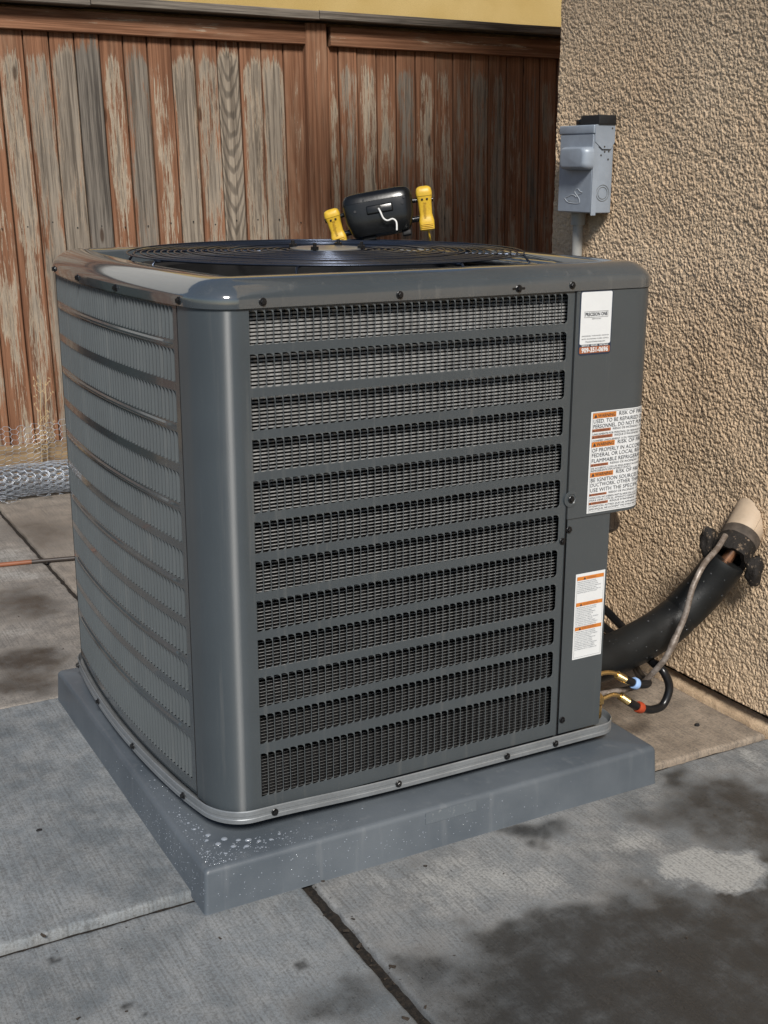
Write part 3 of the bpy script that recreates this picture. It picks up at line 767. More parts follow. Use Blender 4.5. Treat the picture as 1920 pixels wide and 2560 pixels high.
# --- screws
sc = MB(); sc.lathe([(.0066, 0), (.0066, .0010), (.0058, .0016)], Matrix.Identity(4), 14); sc.lathe([(.0044, .0012), (.0044, .0046), (.0036, .0052)], Matrix.Identity(4), 6)
sc.box(-.0034, .0034, -.0007, .0007, .0050, .0056)
sme = sc.mesh('screw'); sme.materials.append(M['screw'])
def screw(p, n, parent=unit, rot=0):
    z = Vector(n).normalized(); q = z.to_track_quat('Z', 'Y').to_matrix().to_4x4()
    link(bpy.data.objects.new('screw', sme), parent, Matrix.Translation(p) @ q @ Matrix.Rotation(rot, 4, 'Z'))
for i, (x, z) in enumerate(((.1556, .9945), (.3974, .9940), (.632, .9945), (.7459, .9955))): screw((x, .0622, z), (0, -1, 0), unit, i*.7)
for i, (x, z) in enumerate(((.1539, .1225), (.3986, .1145), (.6361, .1125), (.7498, .1125))): screw((x, .0578, z), (0, -1, 0), unit, i*.5)
for y in (.148, .40, .63, .86):
    s = s_left(y); p, n = at_s(s); screw(P3(s, .0048, .9935), (n.x, n.y, 0), unit, y*9)
for y in (.2022, .434, .668, .880):
    s = s_left(y); p, n = at_s(s); screw(P3(s, .0095, .115), (n.x, n.y, 0), unit, y*7)
screw((.7655, .0630, .6025), (0, -1, 0), acc, .3); screw((.766, .0668, .543), (0, -1, 0)); screw((.7515, .0664, .5228), (0, -1, 0)); screw((.770, .0668, .1545), (0, -1, 0))
mb = MB(); mb.box(.619, .645, .0619, .0621, .9925, .9965); mb.build('screw_slot', M['screw'], cap)
# --- elbow fitting under the access panel
mb = MB(); mb.lathe([(.021, .500), (.0225, .502), (.0225, .5655)], Matrix.Translation((.930, .165, 0)), 14)
el = smooth_path([(.930, .165, .555), (.933, .166, .525), (.945, .17, .508), (.962, .19, .502), (.975, .22, .505)], 4)
mb.tube(el, .0215, 12)
mb.build('conduit_elbow', simple('elbow_metal', (.20, .17, .15), .4, .4, .25, 60), unit, 40)

# ------------------------------------------------------------------ lettering
def text_geo(s, size, off=0.0):
    cu = bpy.data.curves.new('lettering', 'FONT'); cu.body = s; cu.size = size; cu.resolution_u = 2; cu.fill_mode = 'FRONT'; cu.offset = off
    o = bpy.data.objects.new('lettering', cu); me = o.to_mesh()
    V = [v.co.copy() for v in me.vertices]; F = [tuple(p.vertices) for p in me.polygons]
    o.to_mesh_clear(); bpy.data.objects.remove(o); bpy.data.curves.remove(cu)
    return V, F
class Label:
    """flat print laid on a surface: pos(x, z, lift) maps label coordinates to space"""
    def __init__(s, pos): s.pos = pos; s.parts = {}
    def mb(s, key):
        k = key if key in s.base else key+'#'+str(len(s.parts)); return s.parts.setdefault(k, MB())
    base = ('white', 'navy')
    def rect(s, key, x0, x1, z0, z1, lift, r=0):
        if r:
            P = [(x, z) for (x, z, _) in rrect(x0, x1, z0, z1, r, 5, 0)]; s.mb(key).add([s.pos(x, z, lift) for x, z in P], [tuple(range(len(P)))]); return
        n = max(1, int(abs(x1-x0)/.004)); V = []
        for i in range(n+1):
            x = x0+(x1-x0)*i/n; V += [s.pos(x, z0, lift), s.pos(x, z1, lift)]
        s.mb(key).add(V, [(2*i, 2*i+2, 2*i+3, 2*i+1) for i in range(n)])
    def text(s, key, txt, x, z, h, lift, width=None, bold=0.0, xmax=None, center=False, vert=False):
        V, F = text_geo(txt, 1.0, bold)
        if not V: return
        sc_ = h/.70; mx = max(v.x for v in V); k = sc_
        if width: k = width/mx
        pts = []
        for v in V:
            lx = v.x*k - (mx*k/2 if center else 0); lz = v.y*sc_
            pts.append((x+lx, z+lz) if not vert else (x-lz, z+lx))
        if xmax is not None:
            F = [f for f in F if max(pts[i][0] for i in f) <= xmax]
        s.mb(key).add([s.pos(a, b, lift) for a, b in pts], F)
    def build(s, name, base_key, parent, names):
        root = s.parts[base_key].build(name, M[base_key], parent)
        for k, m in s.parts.items():
            if k != base_key: m.build(names.get(k.split('#')[0], 'lettering'), M[k.split('@')[0].split('#')[0]], root)
        return root
# large warning label wrapping the rounded edge
LB0 = s_front(.8035)
lab = Label(lambda x, z, l: P3(LB0+x, .0022+l, .5695+z))
LW_, LH = .165, .1935
lab.rect('white', 0, LW_, 0, LH, .0006)
def ly(px): return LH*(1-(px-320)/1645)
XM = .158
for yy in (335, 0):
    pass
lab.rect('ink@b', .0035, XM+.003, ly(338)-.0002, ly(338)+.0002, .0010); lab.rect('ink@b', .0035, XM+.003, ly(1940)-.0002, ly(1940)+.0002, .0010); lab.rect('ink@b', .0035, .0039, ly(1940), ly(338), .0010)
def tri(L, x, z, h, key='ink@t', lift=.0014): L.mb(key).add([L.pos(x, z, lift), L.pos(x+h*1.1, z, lift), L.pos(x+h*.55, z+h, lift)], [(0, 1, 2)])
for (y0, y1, tail) in ((345, 430, 'RISK OF FIRE -FLAM'), (805, 890, 'RISK OF FIRE - DIS'), (1300, 1377, 'RISK OF FIRE - AUX')):
    lab.rect('orange', .004, .058, ly(y1), ly(y0), .0010)
    tri(lab, .0065, ly(y1)+.0016, .0068)
    lab.text('ink@h', 'WARNING', .0155, ly(y1)+.0018, .0062, .0014, .040, .01)
    lab.text('ink@h', tail, .064, ly(y1)+.0022, .0072, .0014, .092, .0, XM)
for (yb, s_, wd) in ((503, 'USED. TO BE REPAIRED ONLY BY', .152), (585, 'PERSONNEL. DO NOT PUNCTURE', .150), (970, 'OF PROPERLY IN ACCORDANCE', .150), (1050, 'FEDERAL OR LOCAL REGULATI', .150), (1138, 'FLAMMABLE REFRIGERANT US', .148), (1455, 'BE IGNITION SOURCES SHALL', .148), (1535, 'DUCTWORK, OTHER THAN AUX', .148), (1620, 'USE WITH THE SPECIFIC APPL', .148)):
    lab.text('ink@h', s_, .005, ly(yb), .0073, .0014, wd, .0, XM)
for (y0, y1, wd, tail) in ((598, 645, .043, 'RIESGO DE INCENDIO - REFRIGERAN'), (703, 752, .048, "RISQUE D'INCENDIE - REFRIGERAN"), (1160, 1203, .041, 'RIESGO DE INCENDIO - DESECHE'), (1648, 1685, .041, 'RIESGO DE INCENDIO - LOS DISPO'), (1788, 1830, .045, "RISQUE D'INCENDIE - LES APPAR")):
    lab.rect('rust', .004, .004+wd, ly(y1), ly(y0), .0010); tri(lab, .0052, ly(y1)+.0010, .0038)
    lab.text('ink@s', 'ADVERTENCIA' if 'RIESGO' in tail else 'AVERTISSEMENT', .011, ly(y1)+.0012, .0030, .0014, wd-.011)
    lab.text('ink@s', tail, .004+wd+.004, ly(y1)+.0014, .0038, .0014, .100, .0, XM)
for (yb, s_) in ((695, 'UNICAMENTE POR PERSONAL DE SERVICIO CAPACITADO'), (800, 'CONFIEE UNIQUEMENT A DU PERSONNEL DE SERVICE'), (1248, 'DE ACUERDO CON LAS REGLAMENTACIONES FEDERALES'), (1287, 'REFRIGERANTE INFLAMABLE USADO.'), (1730, 'IGNICION NO DEBEN INSTALARSE EN LOS CONDUCTOS'), (1772, 'PARA USAR CON EL APARATO ESPECIFICO. VEA LAS'), (1872, "D'IGNITION, AUTRES QUE LES APPAREILS AUXILIAIRES"), (1918, 'SPECIFIQUE, NE DOIVENT PAS ETRE INSTALLES DANS')):
    lab.text('ink@s', s_, .005, ly(yb), .0035, .0014, .150 if len(s_) > 35 else .095, .0, XM)
NMS = {'ink@b': 'border', 'ink@t': 'warning_triangle', 'ink@h': 'heading_lettering', 'ink@s': 'small_lettering', 'orange': 'orange_bar', 'rust': 'rust_bar', 'greyink': 'small_lettering', 'navy': 'border', 'white@w': 'lettering', 'ink@n': 'lettering', 'white@p': 'white_field', 'rust@p': 'phone_band'}
lab.build('warning_label', 'white', acc, NMS)
# smaller label on the post
lab2 = Label(lambda x, z, l: (.7875+x, .0671-l, .2765+z))
LH2, LW2 = .1745, .0700
lab2.rect('white', 0, LW2, 0, LH2, .0006)
ys2 = [(.006, 'WARNING', 7), (.0585, 'ADVERTENCIA', 12), (.108, 'AVERTISSEMENT', 11)]
fill = ['PRESSURE RELIEF MAY NOT EXIST', 'PRESSURE MAY BE PRESENT IN SYSTEM', 'LINE PRESSURE AND ALSO FROM VALVE', 'IF USE AN APPLICATION OF BRAZING', 'IF THE LINES PRESSURIZED MAY CAUSE', 'EXPULSION OF REFRIGERANT AND OIL', 'EQUIPMENT']
fill2 = ['DESPRESURICE TODO EL SISTEMA', 'ANTES DE SOLDAR O REPARAR', 'PARA PRESION RESIDUAL EN TUBERIA', 'DE APERTURA O DE FUNCIONAMIENTO', 'LA PRESION DE LA TUBERIA DE', 'ACEITE Y CALOR PUEDE CAUSAR']
k2 = 0
for (d, hd, nl) in ys2:
    zt = LH2-d; lab2.rect('orange', .0035, LW2-.0035, zt-.0075, zt, .0010); tri(lab2, .018 if hd == 'WARNING' else .012, zt-.0065, .0052)
    lab2.text('rust', hd, .026 if hd == 'WARNING' else .019, zt-.0058, .0040, .0014, .022 if hd == 'WARNING' else .036)
    for j in range(nl):
        tx = (fill if hd == 'WARNING' else fill2)[j % 6]
        lab2.text('greyink', tx, .0045, zt-.0075-.0036*(j+1)-.0002, .0019, .0014, .036+.022*random.random())
lab2.rect('ink@b', .003, LW2-.003, .0034, .0037, .001); lab2.rect('ink@b', .003, .0033, .0034, LH2-.006, .001); lab2.rect('ink@b', LW2-.0033, LW2-.003, .0034, LH2-.006, .001)
lab2.build('warning_label', 'white', unit, NMS)
# company sticker (the figure printed on it is left out)
lab3 = Label(lambda x, z, l: (.7668+x, .0648-l, .8690+z))
LH3, LW3 = .1155, .0733
lab3.rect('navy', 0, LW3, 0, LH3, .0005, .006)
lab3.rect('white@p', .0022, LW3-.0022, .0195, LH3-.0025, .0009, .003)
lab3.rect('rust@p', .0022, LW3-.0022, .0035, .0150, .0009, .002)
lab3.text('white@w', '909-351-0696', .0068, .0052, .0084, .0013, .0600, .035)
lab3.text('white@w', 'SERVICE \u00b7 REPAIR \u00b7 INSTALLS', .0065, .0160, .0030, .0013, .060, .02)
lab3.text('ink@n', 'PrecisionOneServices.com', .015, .0228, .0031, .0013, .044)
lab3.text('ink@n', 'HEATING \u00b7 AIR CONDITIONING \u00b7 PLUMBING \u00b7 ELECTRICAL', .0060, .0283, .0021, .0013, .061)
lab3.text('ink@n', 'SERVICE REPAIRS \u00b7 WATER HEATERS \u00b7 INDOOR AIR', .0060, .0335, .0021, .0013, .061)
lab3.rect('ink@n', .0100, LW3-.0100, .0675, .0680, .0013); lab3.rect('ink@n', .0100, LW3-.0100, .0778, .0783, .0013); lab3.rect('ink@n', .0100, .0104, .0675, .0783, .0013); lab3.rect('ink@n', LW3-.0104, LW3-.0100, .0675, .0783, .0013)
lab3.text('ink@n', 'PRECISION ONE', .0118, .0702, .0060, .0013, .0500, .03)
lab3.text('ink@n', 'SERVICES', .0270, .0640, .0020, .0013, .020)
lab3.build('company_sticker', 'navy', acc, NMS)

# ------------------------------------------------------------------ refrigerant lines
pl = thing('insulated_pipe', 'thick black foam insulated pipe curving from the unit up to the wall', 'pipe', (1.1, .16, .25))
path = smooth_path([(.875, .165, .205), (.95, .168, .212), (1.03, .170, .226), (1.114, .170, .253), (1.165, .163, .290), (1.208, .150, .337), (1.236, .130, .395)], 8)
k0 = 30
A, B_ = path[:k0], path[k0-1:]
mb = MB(); mb.tube(A, [.0445]*(len(A)-2)+[.0442, .0428], 28); mb.build('foam_sleeve', M['foam'], pl, 40)
mb = MB(); mb.tube(B_, [.0425, .0442]+[.0440]*(len(B_)-4)+[.0435, .042], 28); mb.build('foam_sleeve', M['foam'], pl, 40)
mb = MB(); mb.tube([path[-2], (1.250, .120, .425), (1.29, .125, .465)], .013, 12); mb.build('copper_core', simple('bright_copper', (.70, .35, .20), .3, .9), pl, 60)

cl = thing('copper_pipe', 'thin weathered copper pipe looping down in front of the black insulated pipe', 'pipe', (1.0, .08, .2))
cpath = smooth_path([(1.215, .118, .455), (1.180, .104, .434), (1.125, .082, .414), (1.092, .074, .372), (1.077, .073, .318), (1.061, .073, .283), (1.034, .074, .232), (1.019, .098, .188), (1.010, .122, .157), (.967, .126, .153), (.885, .122, .160)], 7)
mb = MB(); mb.tube(cpath, .0062, 12); ct = mb.build('tube', M['copper'], cl, 60)
i0 = 36
mb = MB(); mb.tube(cpath[i0:i0+5], [.0062, .0075, .0077, .0075, .0062], 12); mb.build('coupling', M['copper'], ct, 60)

# pipe sleeve through wall
ws = thing('pipe_sleeve', 'tan plastic pipe sleeve in the stucco wall, charred and dirty at its mouth', 'pipe sleeve', (WX, .12, .48))
ax0 = Vector((1.240, .1225, .408)); ax1 = Vector((1.338, .160, .482)); axd = (ax1-ax0).normalized()
u_ = axd.orthogonal().normalized(); v_ = axd.cross(u_)
def tube_ring(c, r, n=28, wob=0, sd_=0):
    return [tuple(c+(u_*math.cos(2*PI*j/n)+v_*math.sin(2*PI*j/n))*(r+wob*noise.noise(Vector((math.cos(2*PI*j/n)*2, math.sin(2*PI*j/n)*2, c.x*60+sd_))))) for j in range(n)]
L_ = (ax1-ax0).length
mb = MB(); mb.loft([tube_ring(ax0.lerp(ax1, t), r) for t, r in ((.42, .034), (.42, .0385), (.44, .040), (.72, .041), (1.0, .042))], True); sl = mb.build('spout', M['sleeve'], ws, 45)
mb = MB(); mb.tube([ax0.lerp(ax1, .42)+v_*.0402-u_*.008, ax0.lerp(ax1, 1.0)+v_*.042-u_*.008], .0012, 5); mb.build('mould_seam', M['sleeve'], sl)
mb = MB(); mb.loft([tube_ring(ax0.lerp(ax1, t), r, 28, w_) for t, r, w_ in ((.24, .038, .001), (.25, .0415, .001), (.40, .0430, .0008), (.43, .041, .0006))], True); mb.build('dirty_band', simple('dirty_band', (.075, .060, .048), .7, 0, .5, 60, .3), ws, 45)
mb = MB(); mb.loft([tube_ring(ax0.lerp(ax1, t), r, 36, w_, 5) for t, r, w_ in ((-.06, .028, .006), (-.08, .040, .010), (.02, .043, .008), (.14, .042, .006), (.26, .041, .003))], True); mb.build('sealant', M['tar'], ws, 60)
for sgn, cpt in ((1, ax0+Vector((-.030, .040, .022))), (-1, ax0+Vector((.030, -.040, -.030)))):
    bm = bmesh.new(); bmesh.ops.create_icosphere(bm, subdivisions=3, radius=.026)
    for v in bm.verts:
        p = v.co.copy(); v.co = Vector((p.x*.75, p.y*.6, p.z*1.35)); v.co += v.co.normalized()*.010*noise.noise(p*55+Vector((sgn*9, 0, 0)))
    bm.verts.index_update(); mb = MB(); mb.add([cpt+v.co for v in bm.verts], [[v.index for v in f.verts] for f in bm.faces]); bm.free(); mb.build('foam_scrap', M['tar'], ws, 60)

# service hoses
def hose(name, label, pts_fit, pts_hose, collar_mat, collar_i, cat='hose'):
    h = thing(name, label, cat, pts_hose[0], 'service hoses at the unit')
    f = smooth_path(pts_fit, 6); mb = MB(); mb.tube(f, .0046, 10); fit = mb.build('brass_tube', M['brass'], h, 60)
    e = Vector(f[-1]); d = (Vector(f[-1])-Vector(f[-4])).normalized(); q = d.to_track_quat('Z', 'Y').to_matrix().to_4x4()
    mb = MB()
    prof = []
    for k in range(7): prof += [(.0072, -.026+k*.004), (.0088, -.0245+k*.004), (.0088, -.0235+k*.004)]
    mb.lathe(prof, Matrix.Translation(e) @ q, 14); mb.build('ferrule', M['brass'], fit, 30)
    p = smooth_path([e]+pts_hose, 7); mb = MB(); mb.tube(p, .0088, 12); tb_ = mb.build('rubber_tube', M['hose'], h, 60)
    seg = p[collar_i:collar_i+6]; mb = MB(); mb.tube(seg, [.0112, .0125, .0122, .0125, .0120, .0108], 12); mb.build('collar', collar_mat, tb_, 45)
    return h
hose('refrigerant_hose', 'black hose with red collar and brass end looping below the insulated pipe',
     [(.872, .100, .159), (.897, .100, .160), (.922, .100, .163), (.940, .100, .156), (.962, .100, .140)],
     [(.985, .100, .124), (1.005, .100, .114), (1.030, .100, .106), (1.061, .102, .110), (1.078, .106, .144), (1.066, .115, .180), (1.066, .150, .187), (1.09, .215, .19), (1.085, .25, .212), (1.045, .25, .252), (1.0, .25, .293), (.93, .24, .33)], M['collarred'], 8)
hose('refrigerant_hose', 'black hose with pale blue collar and brass end under the insulated pipe',
     [(.872, .100, .212), (.893, .100, .216), (.920, .100, .211), (.935, .100, .201), (.950, .100, .191)],
     [(.968, .100, .181), (.985, .100, .173), (1.005, .100, .168), (1.020, .108, .166), (1.028, .130, .163), (1.055, .18, .155), (1.070, .22, .165), (1.065, .25, .195), (1.03, .25, .228), (.985, .25, .265), (.93, .24, .30)], M['collarblue'], 9)
sv = MB(); sv.lathe([(.011, -.014), (.0135, -.012), (.0135, .008), (.010, .010)], Matrix.Translation((.882, .100, .160)) @ Matrix.Rotation(PI/2, 4, 'Y'), 6)
sv.lathe([(.009, -.03), (.012, -.026), (.012, 0)], Matrix.Translation((.880, .100, .150)), 10); sv.lathe([(.0125, 0), (.0125, .016)], Matrix.Translation((.880, .122, .160)) @ Matrix.Rotation(PI/2, 4, 'Y'), 6)
sv.build('service_valve', M['brass'], unit, 30)

# ------------------------------------------------------------------ disconnect box
db = thing('electrical_box', 'grey metal electrical disconnect box mounted on the stucco wall', 'electrical box', (WX, .725, 1.09))
mb = MB(); mb.rbox((.058, .128, .198), .003, Matrix.Translation((1.2755, .7255, 1.192))); bx = mb.build('case', M['box'], db, 40)
mb = MB(); mb.rbox((.0022, .126, .176), .001, Matrix.Translation((1.2452, .7250, 1.183)), 1); mb.box(1.2445, 1.258, .6590, .6608, 1.0885, 1.270); dr = mb.build('door', M['box'], db, 40)
mb = MB(); mb.rbox((.062, .1335, .020), .003, Matrix.Translation((1.2735, .7255, 1.2815))); mb.build('lid_lip', M['box'], db, 40)
# rounded bulge for the handle
rg = []
for k in range(9):
    t = k/8; o = .026*math.sin(t*PI/2); sh = 1-.28*(1-math.cos(t*PI/2)); 
    rg.append([(1.2445-o, .7105+(y-.7105)*sh, 1.2165+(z-1.2165)*sh+.002*t) for (y, z, _) in rrect(.656, .765, 1.190, 1.243, .014, 6, 0)])
mb = MB(); mb.loft(rg, True, False, True); mb.build('handle_bulge', M['box'], dr, 60)
P = [(1.2465, 1.292), (1.303, 1.293), (1.303, 1.253), (1.293, 1.238), (1.268, 1.238), (1.2465, 1.254)]
mb = MB(); mb.loft([[(x, .6590, z) for x, z in P], [(x, .6572, z) for x, z in P]], True, False, True); mb.build('side_flap', M['box'], db)
gro = simple('knockout_groove', (.16, .17, .175), .5)
for r in (.0185, .0135):
    mb = MB(); mb.tube([(1.2775+r*math.cos(2*PI*k/28), .6612, 1.139+r*1.0*math.sin(2*PI*k/28)) for k in range(28)], .0009, 5, True); mb.build('knockout_ring', gro, bx, 180)
hol = simple('dark_hole', (.06, .055, .05), .6)
for (x, z) in ((1.268, 1.224), (1.278, 1.232), (1.290, 1.233), (1.289, 1.215), (1.274, 1.243), (1.2945, 1.284)):
    mb = MB(); mb.lathe([(.0022, 0), (.0022, .0008)], Matrix.Translation((x, .6612 if z < 1.238 else .6574, z)) @ Matrix.Rotation(PI/2, 4, 'X'), 8); mb.build('rivet_hole', hol, bx)
duck = [(345,1300),(400,1275),(450,1255),(490,1265),(510,1285),(520,1262),(495,1235),(488,1205),(508,1182),(535,1180),(555,1205),(590,1220),(560,1240),(535,1250),(527,1268),(552,1305),(558,1338),(545,1362),(450,1362),(385,1345)]
def dk(x, y): return (1.2438, .762-(x-345)*.000277, 1.126-(y-1300)*.000178)
mb = MB(); mb.tube(smooth_path([dk(*q) for q in duck+[duck[0]]], 3), .0009, 5)
V, F = text_geo('Midwest', 1.0, .01); mx = max(v.x for v in V)
mb.add([(1.2437, dk(395, 0)[1]-v.x*.036/mx, dk(0, 1348)[2]+v.y*.0085) for v in V], [f[::-1] for f in F])
mb.build('embossed_emblem', simple('emblem_worn', (.46, .49, .52), .4), dr, 60)
pb = thing('fuse_pullout', 'black plastic pull-out block lying on top of the electrical box', 'fuse block', (1.275, .69, 1.292))
mb = MB(); mb.rbox((.050, .070, .021), .002, Matrix.Translation((1.277, .688, 1.3025))); mb.build('block', M['blackmatte'], pb, 40)
mb = MB(); mb.rbox((.040, .020, .013), .003, Matrix.Translation((1.272, .732, 1.2985))); mb.build('grip', M['black'], pb, 40)
cn = thing('conduit', 'grey conduit pipe running down the stucco wall below the electrical box', 'conduit', (1.285, .775, .6))
mb = MB(); mb.tube(smooth_path([(1.287, .762, 1.09), (1.287, .762, .70), (1.27, .77, .62), (1.15, .80, .56), (.95, .80, .55)], 5), .0125, 14); mb.build('pipe', M['pvc'], cn, 60)
mb = MB(); mb.lathe([(.0175, 1.062), (.018, 1.064), (.018, 1.093)], Matrix.Translation((1.287, .762, 0)), 14); mb.build('collar', M['pvc'], cn, 40)

# ------------------------------------------------------------------ manifold gauge on top of the unit
ga = thing('manifold_gauge', 'black gauge lying face down on the fan guard with yellow clamps at both ends', 'gauge', (.76, .80, 1.04))
yaw = math.atan2(-.479, .878)
gc = Vector((.758, .800, 1.096))
R0 = Matrix.Translation(gc) @ Matrix.Rotation(yaw, 4, 'Z') @ Matrix.Rotation(math.radians(-10), 4, 'Y') @ Matrix.Rotation(math.radians(-12), 4, 'X')
def sq_loft(secs, n=24, e=4.0):
    """rounded-rectangle sections: (z, cx, cy, halfw, halfd)"""
    rg = []
    for (z, cx, cy, hw2, hd) in secs:
        row = []
        for j in range(n):
            a = 2*PI*j/n; c, s_ = math.cos(a), math.sin(a)
            row.append((cx+hw2*math.copysign(abs(c)**(2/e), c), cy+hd*math.copysign(abs(s_)**(2/e), s_), z))
        rg.append(row)
    return rg
def T(rg, Mx): return [[tuple(Mx @ Vector(p)) for p in r] for r in rg]
body = sq_loft([(-.050, 0, 0, .040, .014), (-.048, 0, 0, .060, .022), (-.038, 0, 0, .068, .028), (-.015, 0, 0, .076, .032), (.010, 0, 0, .079, .034), (.0235, 0, 0, .079, .034)], 40, 4.5)
mb = MB(); mb.loft(T(body, R0), True, True, True); gb = mb.build('body', M['black'], ga, 40)
lid = sq_loft([(.0240, 0, 0, .0790, .0340), (.034, 0, 0, .078, .033), (.043, 0, 0, .073, .029), (.0475, 0, 0, .064, .022), (.0485, 0, 0, .05, .012)], 40, 4.5)
mb = MB(); mb.loft(T(lid, R0), True, True, True); mb.build('lid', M['black'], ga, 40)
mb = MB(); mb.rbox((.060, .008, .020), .0035, R0 @ Matrix.Translation((.003, -.032, .004))); mb.build('recess_plate', M['black'], gb, 40)
mb = MB(); mb.lathe([(.0055, -.002), (.0055, .001)], R0 @ Matrix.Translation((.001, -.0365, .0065)) @ Matrix.Rotation(PI/2, 4, 'X'), 14); mb.build('hook_socket', M['blackmatte'], gb)
hk = smooth_path([R0 @ Vector((.001, -.036, .004)), R0 @ Vector((.004, -.043, -.006)), R0 @ Vector((.008, -.044, -.020)), R0 @ Vector((.016, -.045, -.027)), R0 @ Vector((.028, -.045, -.0255)), R0 @ Vector((.035, -.046, -.034)), R0 @ Vector((.033, -.047, -.052))], 6)
mb = MB(); mb.tube(hk, .0021, 8); mb.build('hanging_hook', M['hook'], ga, 60)
for x, z in ((-.052, .006), (.055, .008), (-.03, .028), (.06, .02)):
    mb = MB(); mb.lathe([(.003, -.001), (.003, .0006)], R0 @ Matrix.Translation((x, -.0335, z)) @ Matrix.Rotation(PI/2, 4, 'X'), 10); mb.build('case_screw', M['screw'], gb)
def clamp(ctr, tilt, L):
    Mx = Matrix.Translation(ctr) @ Matrix.Rotation(yaw, 4, 'Z') @ Matrix.Rotation(tilt, 4, 'Y')
    h = L/2
    secs = [(-h, 0, 0, .013, .010), (-h+.003, 0, 0, .0165, .0125), (-h*.55, 0, 0, .0172, .013), (-h*.42, 0, .001, .0158, .011), (-h*.25, 0, .001, .0142, .0105), (h*.30, 0, 0, .0155, .012), (h*.55, 0, 0, .0178, .0135)]
    mb = MB(); mb.loft(T(sq_loft(secs, 24, 4), Mx), True, True, True); c = mb.build('clamp', M['yellow'], ga, 40)
    secs = [(h*.57, 0, 0, .0180, .0137), (h*.72, 0, 0, .0184, .014), (h*.90, 0, 0, .0165, .012), (h*.97, 0, 0, .0125, .008), (h, 0, 0, .007, .004)]
    mb = MB(); mb.loft(T(sq_loft(secs, 24, 4), Mx), True, True, True); mb.build('clamp_head', M['yellow'], c, 40)
    for k in range(4):
        mb = MB(); mb.tube([Mx @ Vector((-.0135, -.0128, -h*.92+k*.0036)), Mx @ Vector((0, -.0142, -h*.92+k*.0036)), Mx @ Vector((.0135, -.0128, -h*.92+k*.0036))], .0008, 5); mb.build('grip_rib', M['yellow'], c, 60)
    V, F = text_geo('Fieldpiece', 1.0, .01); mx2 = max(v.x for v in V)
    mb = MB(); mb.add([Mx @ Vector((-.004+v.y*.0095, -.0137, .014-v.x*.034/mx2)) for v in V], F); mb.build('moulded_lettering', simple('yellow_worn', (.42, .24, .02), .5), c)
    for sx in (-1, 1):
        mb = MB(); mb.rbox((.0045, .003, .004), .0008, Mx @ Matrix.Translation((sx*.0055, -.0135, h*.42)), 1); mb.build('jaw_slot', M['blackmatte'], c)
    return Mx
cl1 = clamp(gc+Vector((-.098*.878, .098*.479, -.030)), math.radians(-17), .080)
cl2 = clamp(gc+Vector((.104*.878, -.104*.479, .011)), math.radians(-7), .098)
for Mx, sx in ((cl1, 1), (cl2, -1)):
    mb = MB(); mb.tube([Mx @ Vector((-sx*.019, 0, .018)), Mx @ Vector((sx*.030, 0, .020))], .0050, 10); mb.build('mounting_post', M['black'], ga, 40); mb = MB(); mb.tube([Mx @ Vector((0, .004, -.020)), Mx @ Vector((sx*.040, .004, -.022))], .0068, 10)
    mb.build('mounting_post', M['black'], ga, 40)
mb = MB(); mb.tube([cl2 @ Vector((.002, 0, -.048)), cl2 @ Vector((.003, 0, -.062)), cl2 @ Vector((.004, .02, -.072))], .0022, 8); mb.build('clamp_lead', M['yellow'], ga, 60)
mb = MB(); mb.rbox((.020, .02, .012), .003, R0 @ Matrix.Translation((.055, .0, -.054))); mb.build('port', M['blackmatte'], gb, 40); mb = MB(); mb.rbox((.03, .02, .014), .003, R0 @ Matrix.Translation((-.03, .0, -.050))); mb.build('port', M['blackmatte'], gb, 40)

# ------------------------------------------------------------------ chicken wire roll, weed, cord
wr = thing('wire_netting_roll', 'roll of galvanised chicken wire lying along the foot of the fence', 'wire netting', (.3, 2.87, 0))
def hexnet(nu, nv, pos, r, name, mat, parent):
    mb = MB(); E = set(); pts = {}
    def pid(a, b):
        pts.setdefault((a, b), None); return (a, b)
    for i in range(nu):
        for j in range(nv):
            # twisted-wire hexagons, long side along u
            x = i*3.0; y = j*2.0 + (i % 2)*1.0
            q = [(x, y), (x+1, y+1), (x+3, y+1), (x+4, y), (x+3, y-1), (x+1, y-1)]
            for k in range(6):
                a, b = q[k], q[(k+1) % 6]; E.add((min(a, b), max(a, b)))
    for (a, b) in E:
        pa, pb = Vector(pos(*a)), Vector(pos(*b))
        mid = (pa+pb)/2 + Vector((random.uniform(-1, 1), random.uniform(-1, 1), random.uniform(-1, 1)))*.0008
        mb.tube([pa, mid, pb], r, 4, False, False)
    return mb.build(name, mat, parent, 180)
def rollpos(rad, wobk):
    def f(u, v):
        a = v*.0115/rad; y = u*.0088
        rr = rad*(1+.07*noise.noise(Vector((u*.13, v*.2, wobk))))
        return (-.25+y*1.0, 2.86+rr*math.cos(a)-.01*u*.002, .066+rr*math.sin(a)*.95)
    return f
for rad, k in ((.064, 1), (.058, 2), (.050, 3), (.041, 4), (.030, 5)):
    hexnet(38, int(2*PI*rad/.023), rollpos(rad, k*5.5), .0012, 'netting_layer', M['galv'], wr)
def loose(u, v):
    x = -.25+u*.0088; h = v*.0115
    wob = .02*noise.noise(Vector((u*.06, v*.1, 3)))
    return (x, 2.925-.035*math.sin(min(1, h/.2)*PI)+wob, .115+h*(.80+.18*noise.noise(Vector((u*.04, 2, 1))))+.012*noise.noise(Vector((u*.12, v*.15, 7))))
hexnet(38, 8, loose, .0009, 'loose_netting', M['galv'], wr)
ends = MB()
for k in range(14):
    x = random.uniform(.15, .5); p0 = Vector((x, 2.80+random.uniform(-.01, .02), .012))
    pts = [p0]
    for q in range(4): pts.append(pts[-1]+Vector((random.uniform(-.03, .02), random.uniform(-.02, .01), random.uniform(-.006, .012))))
    ends.tube(smooth_path(pts, 4), .0009, 4)
ends.build('loose_wire_end', M['galv'], wr, 180)
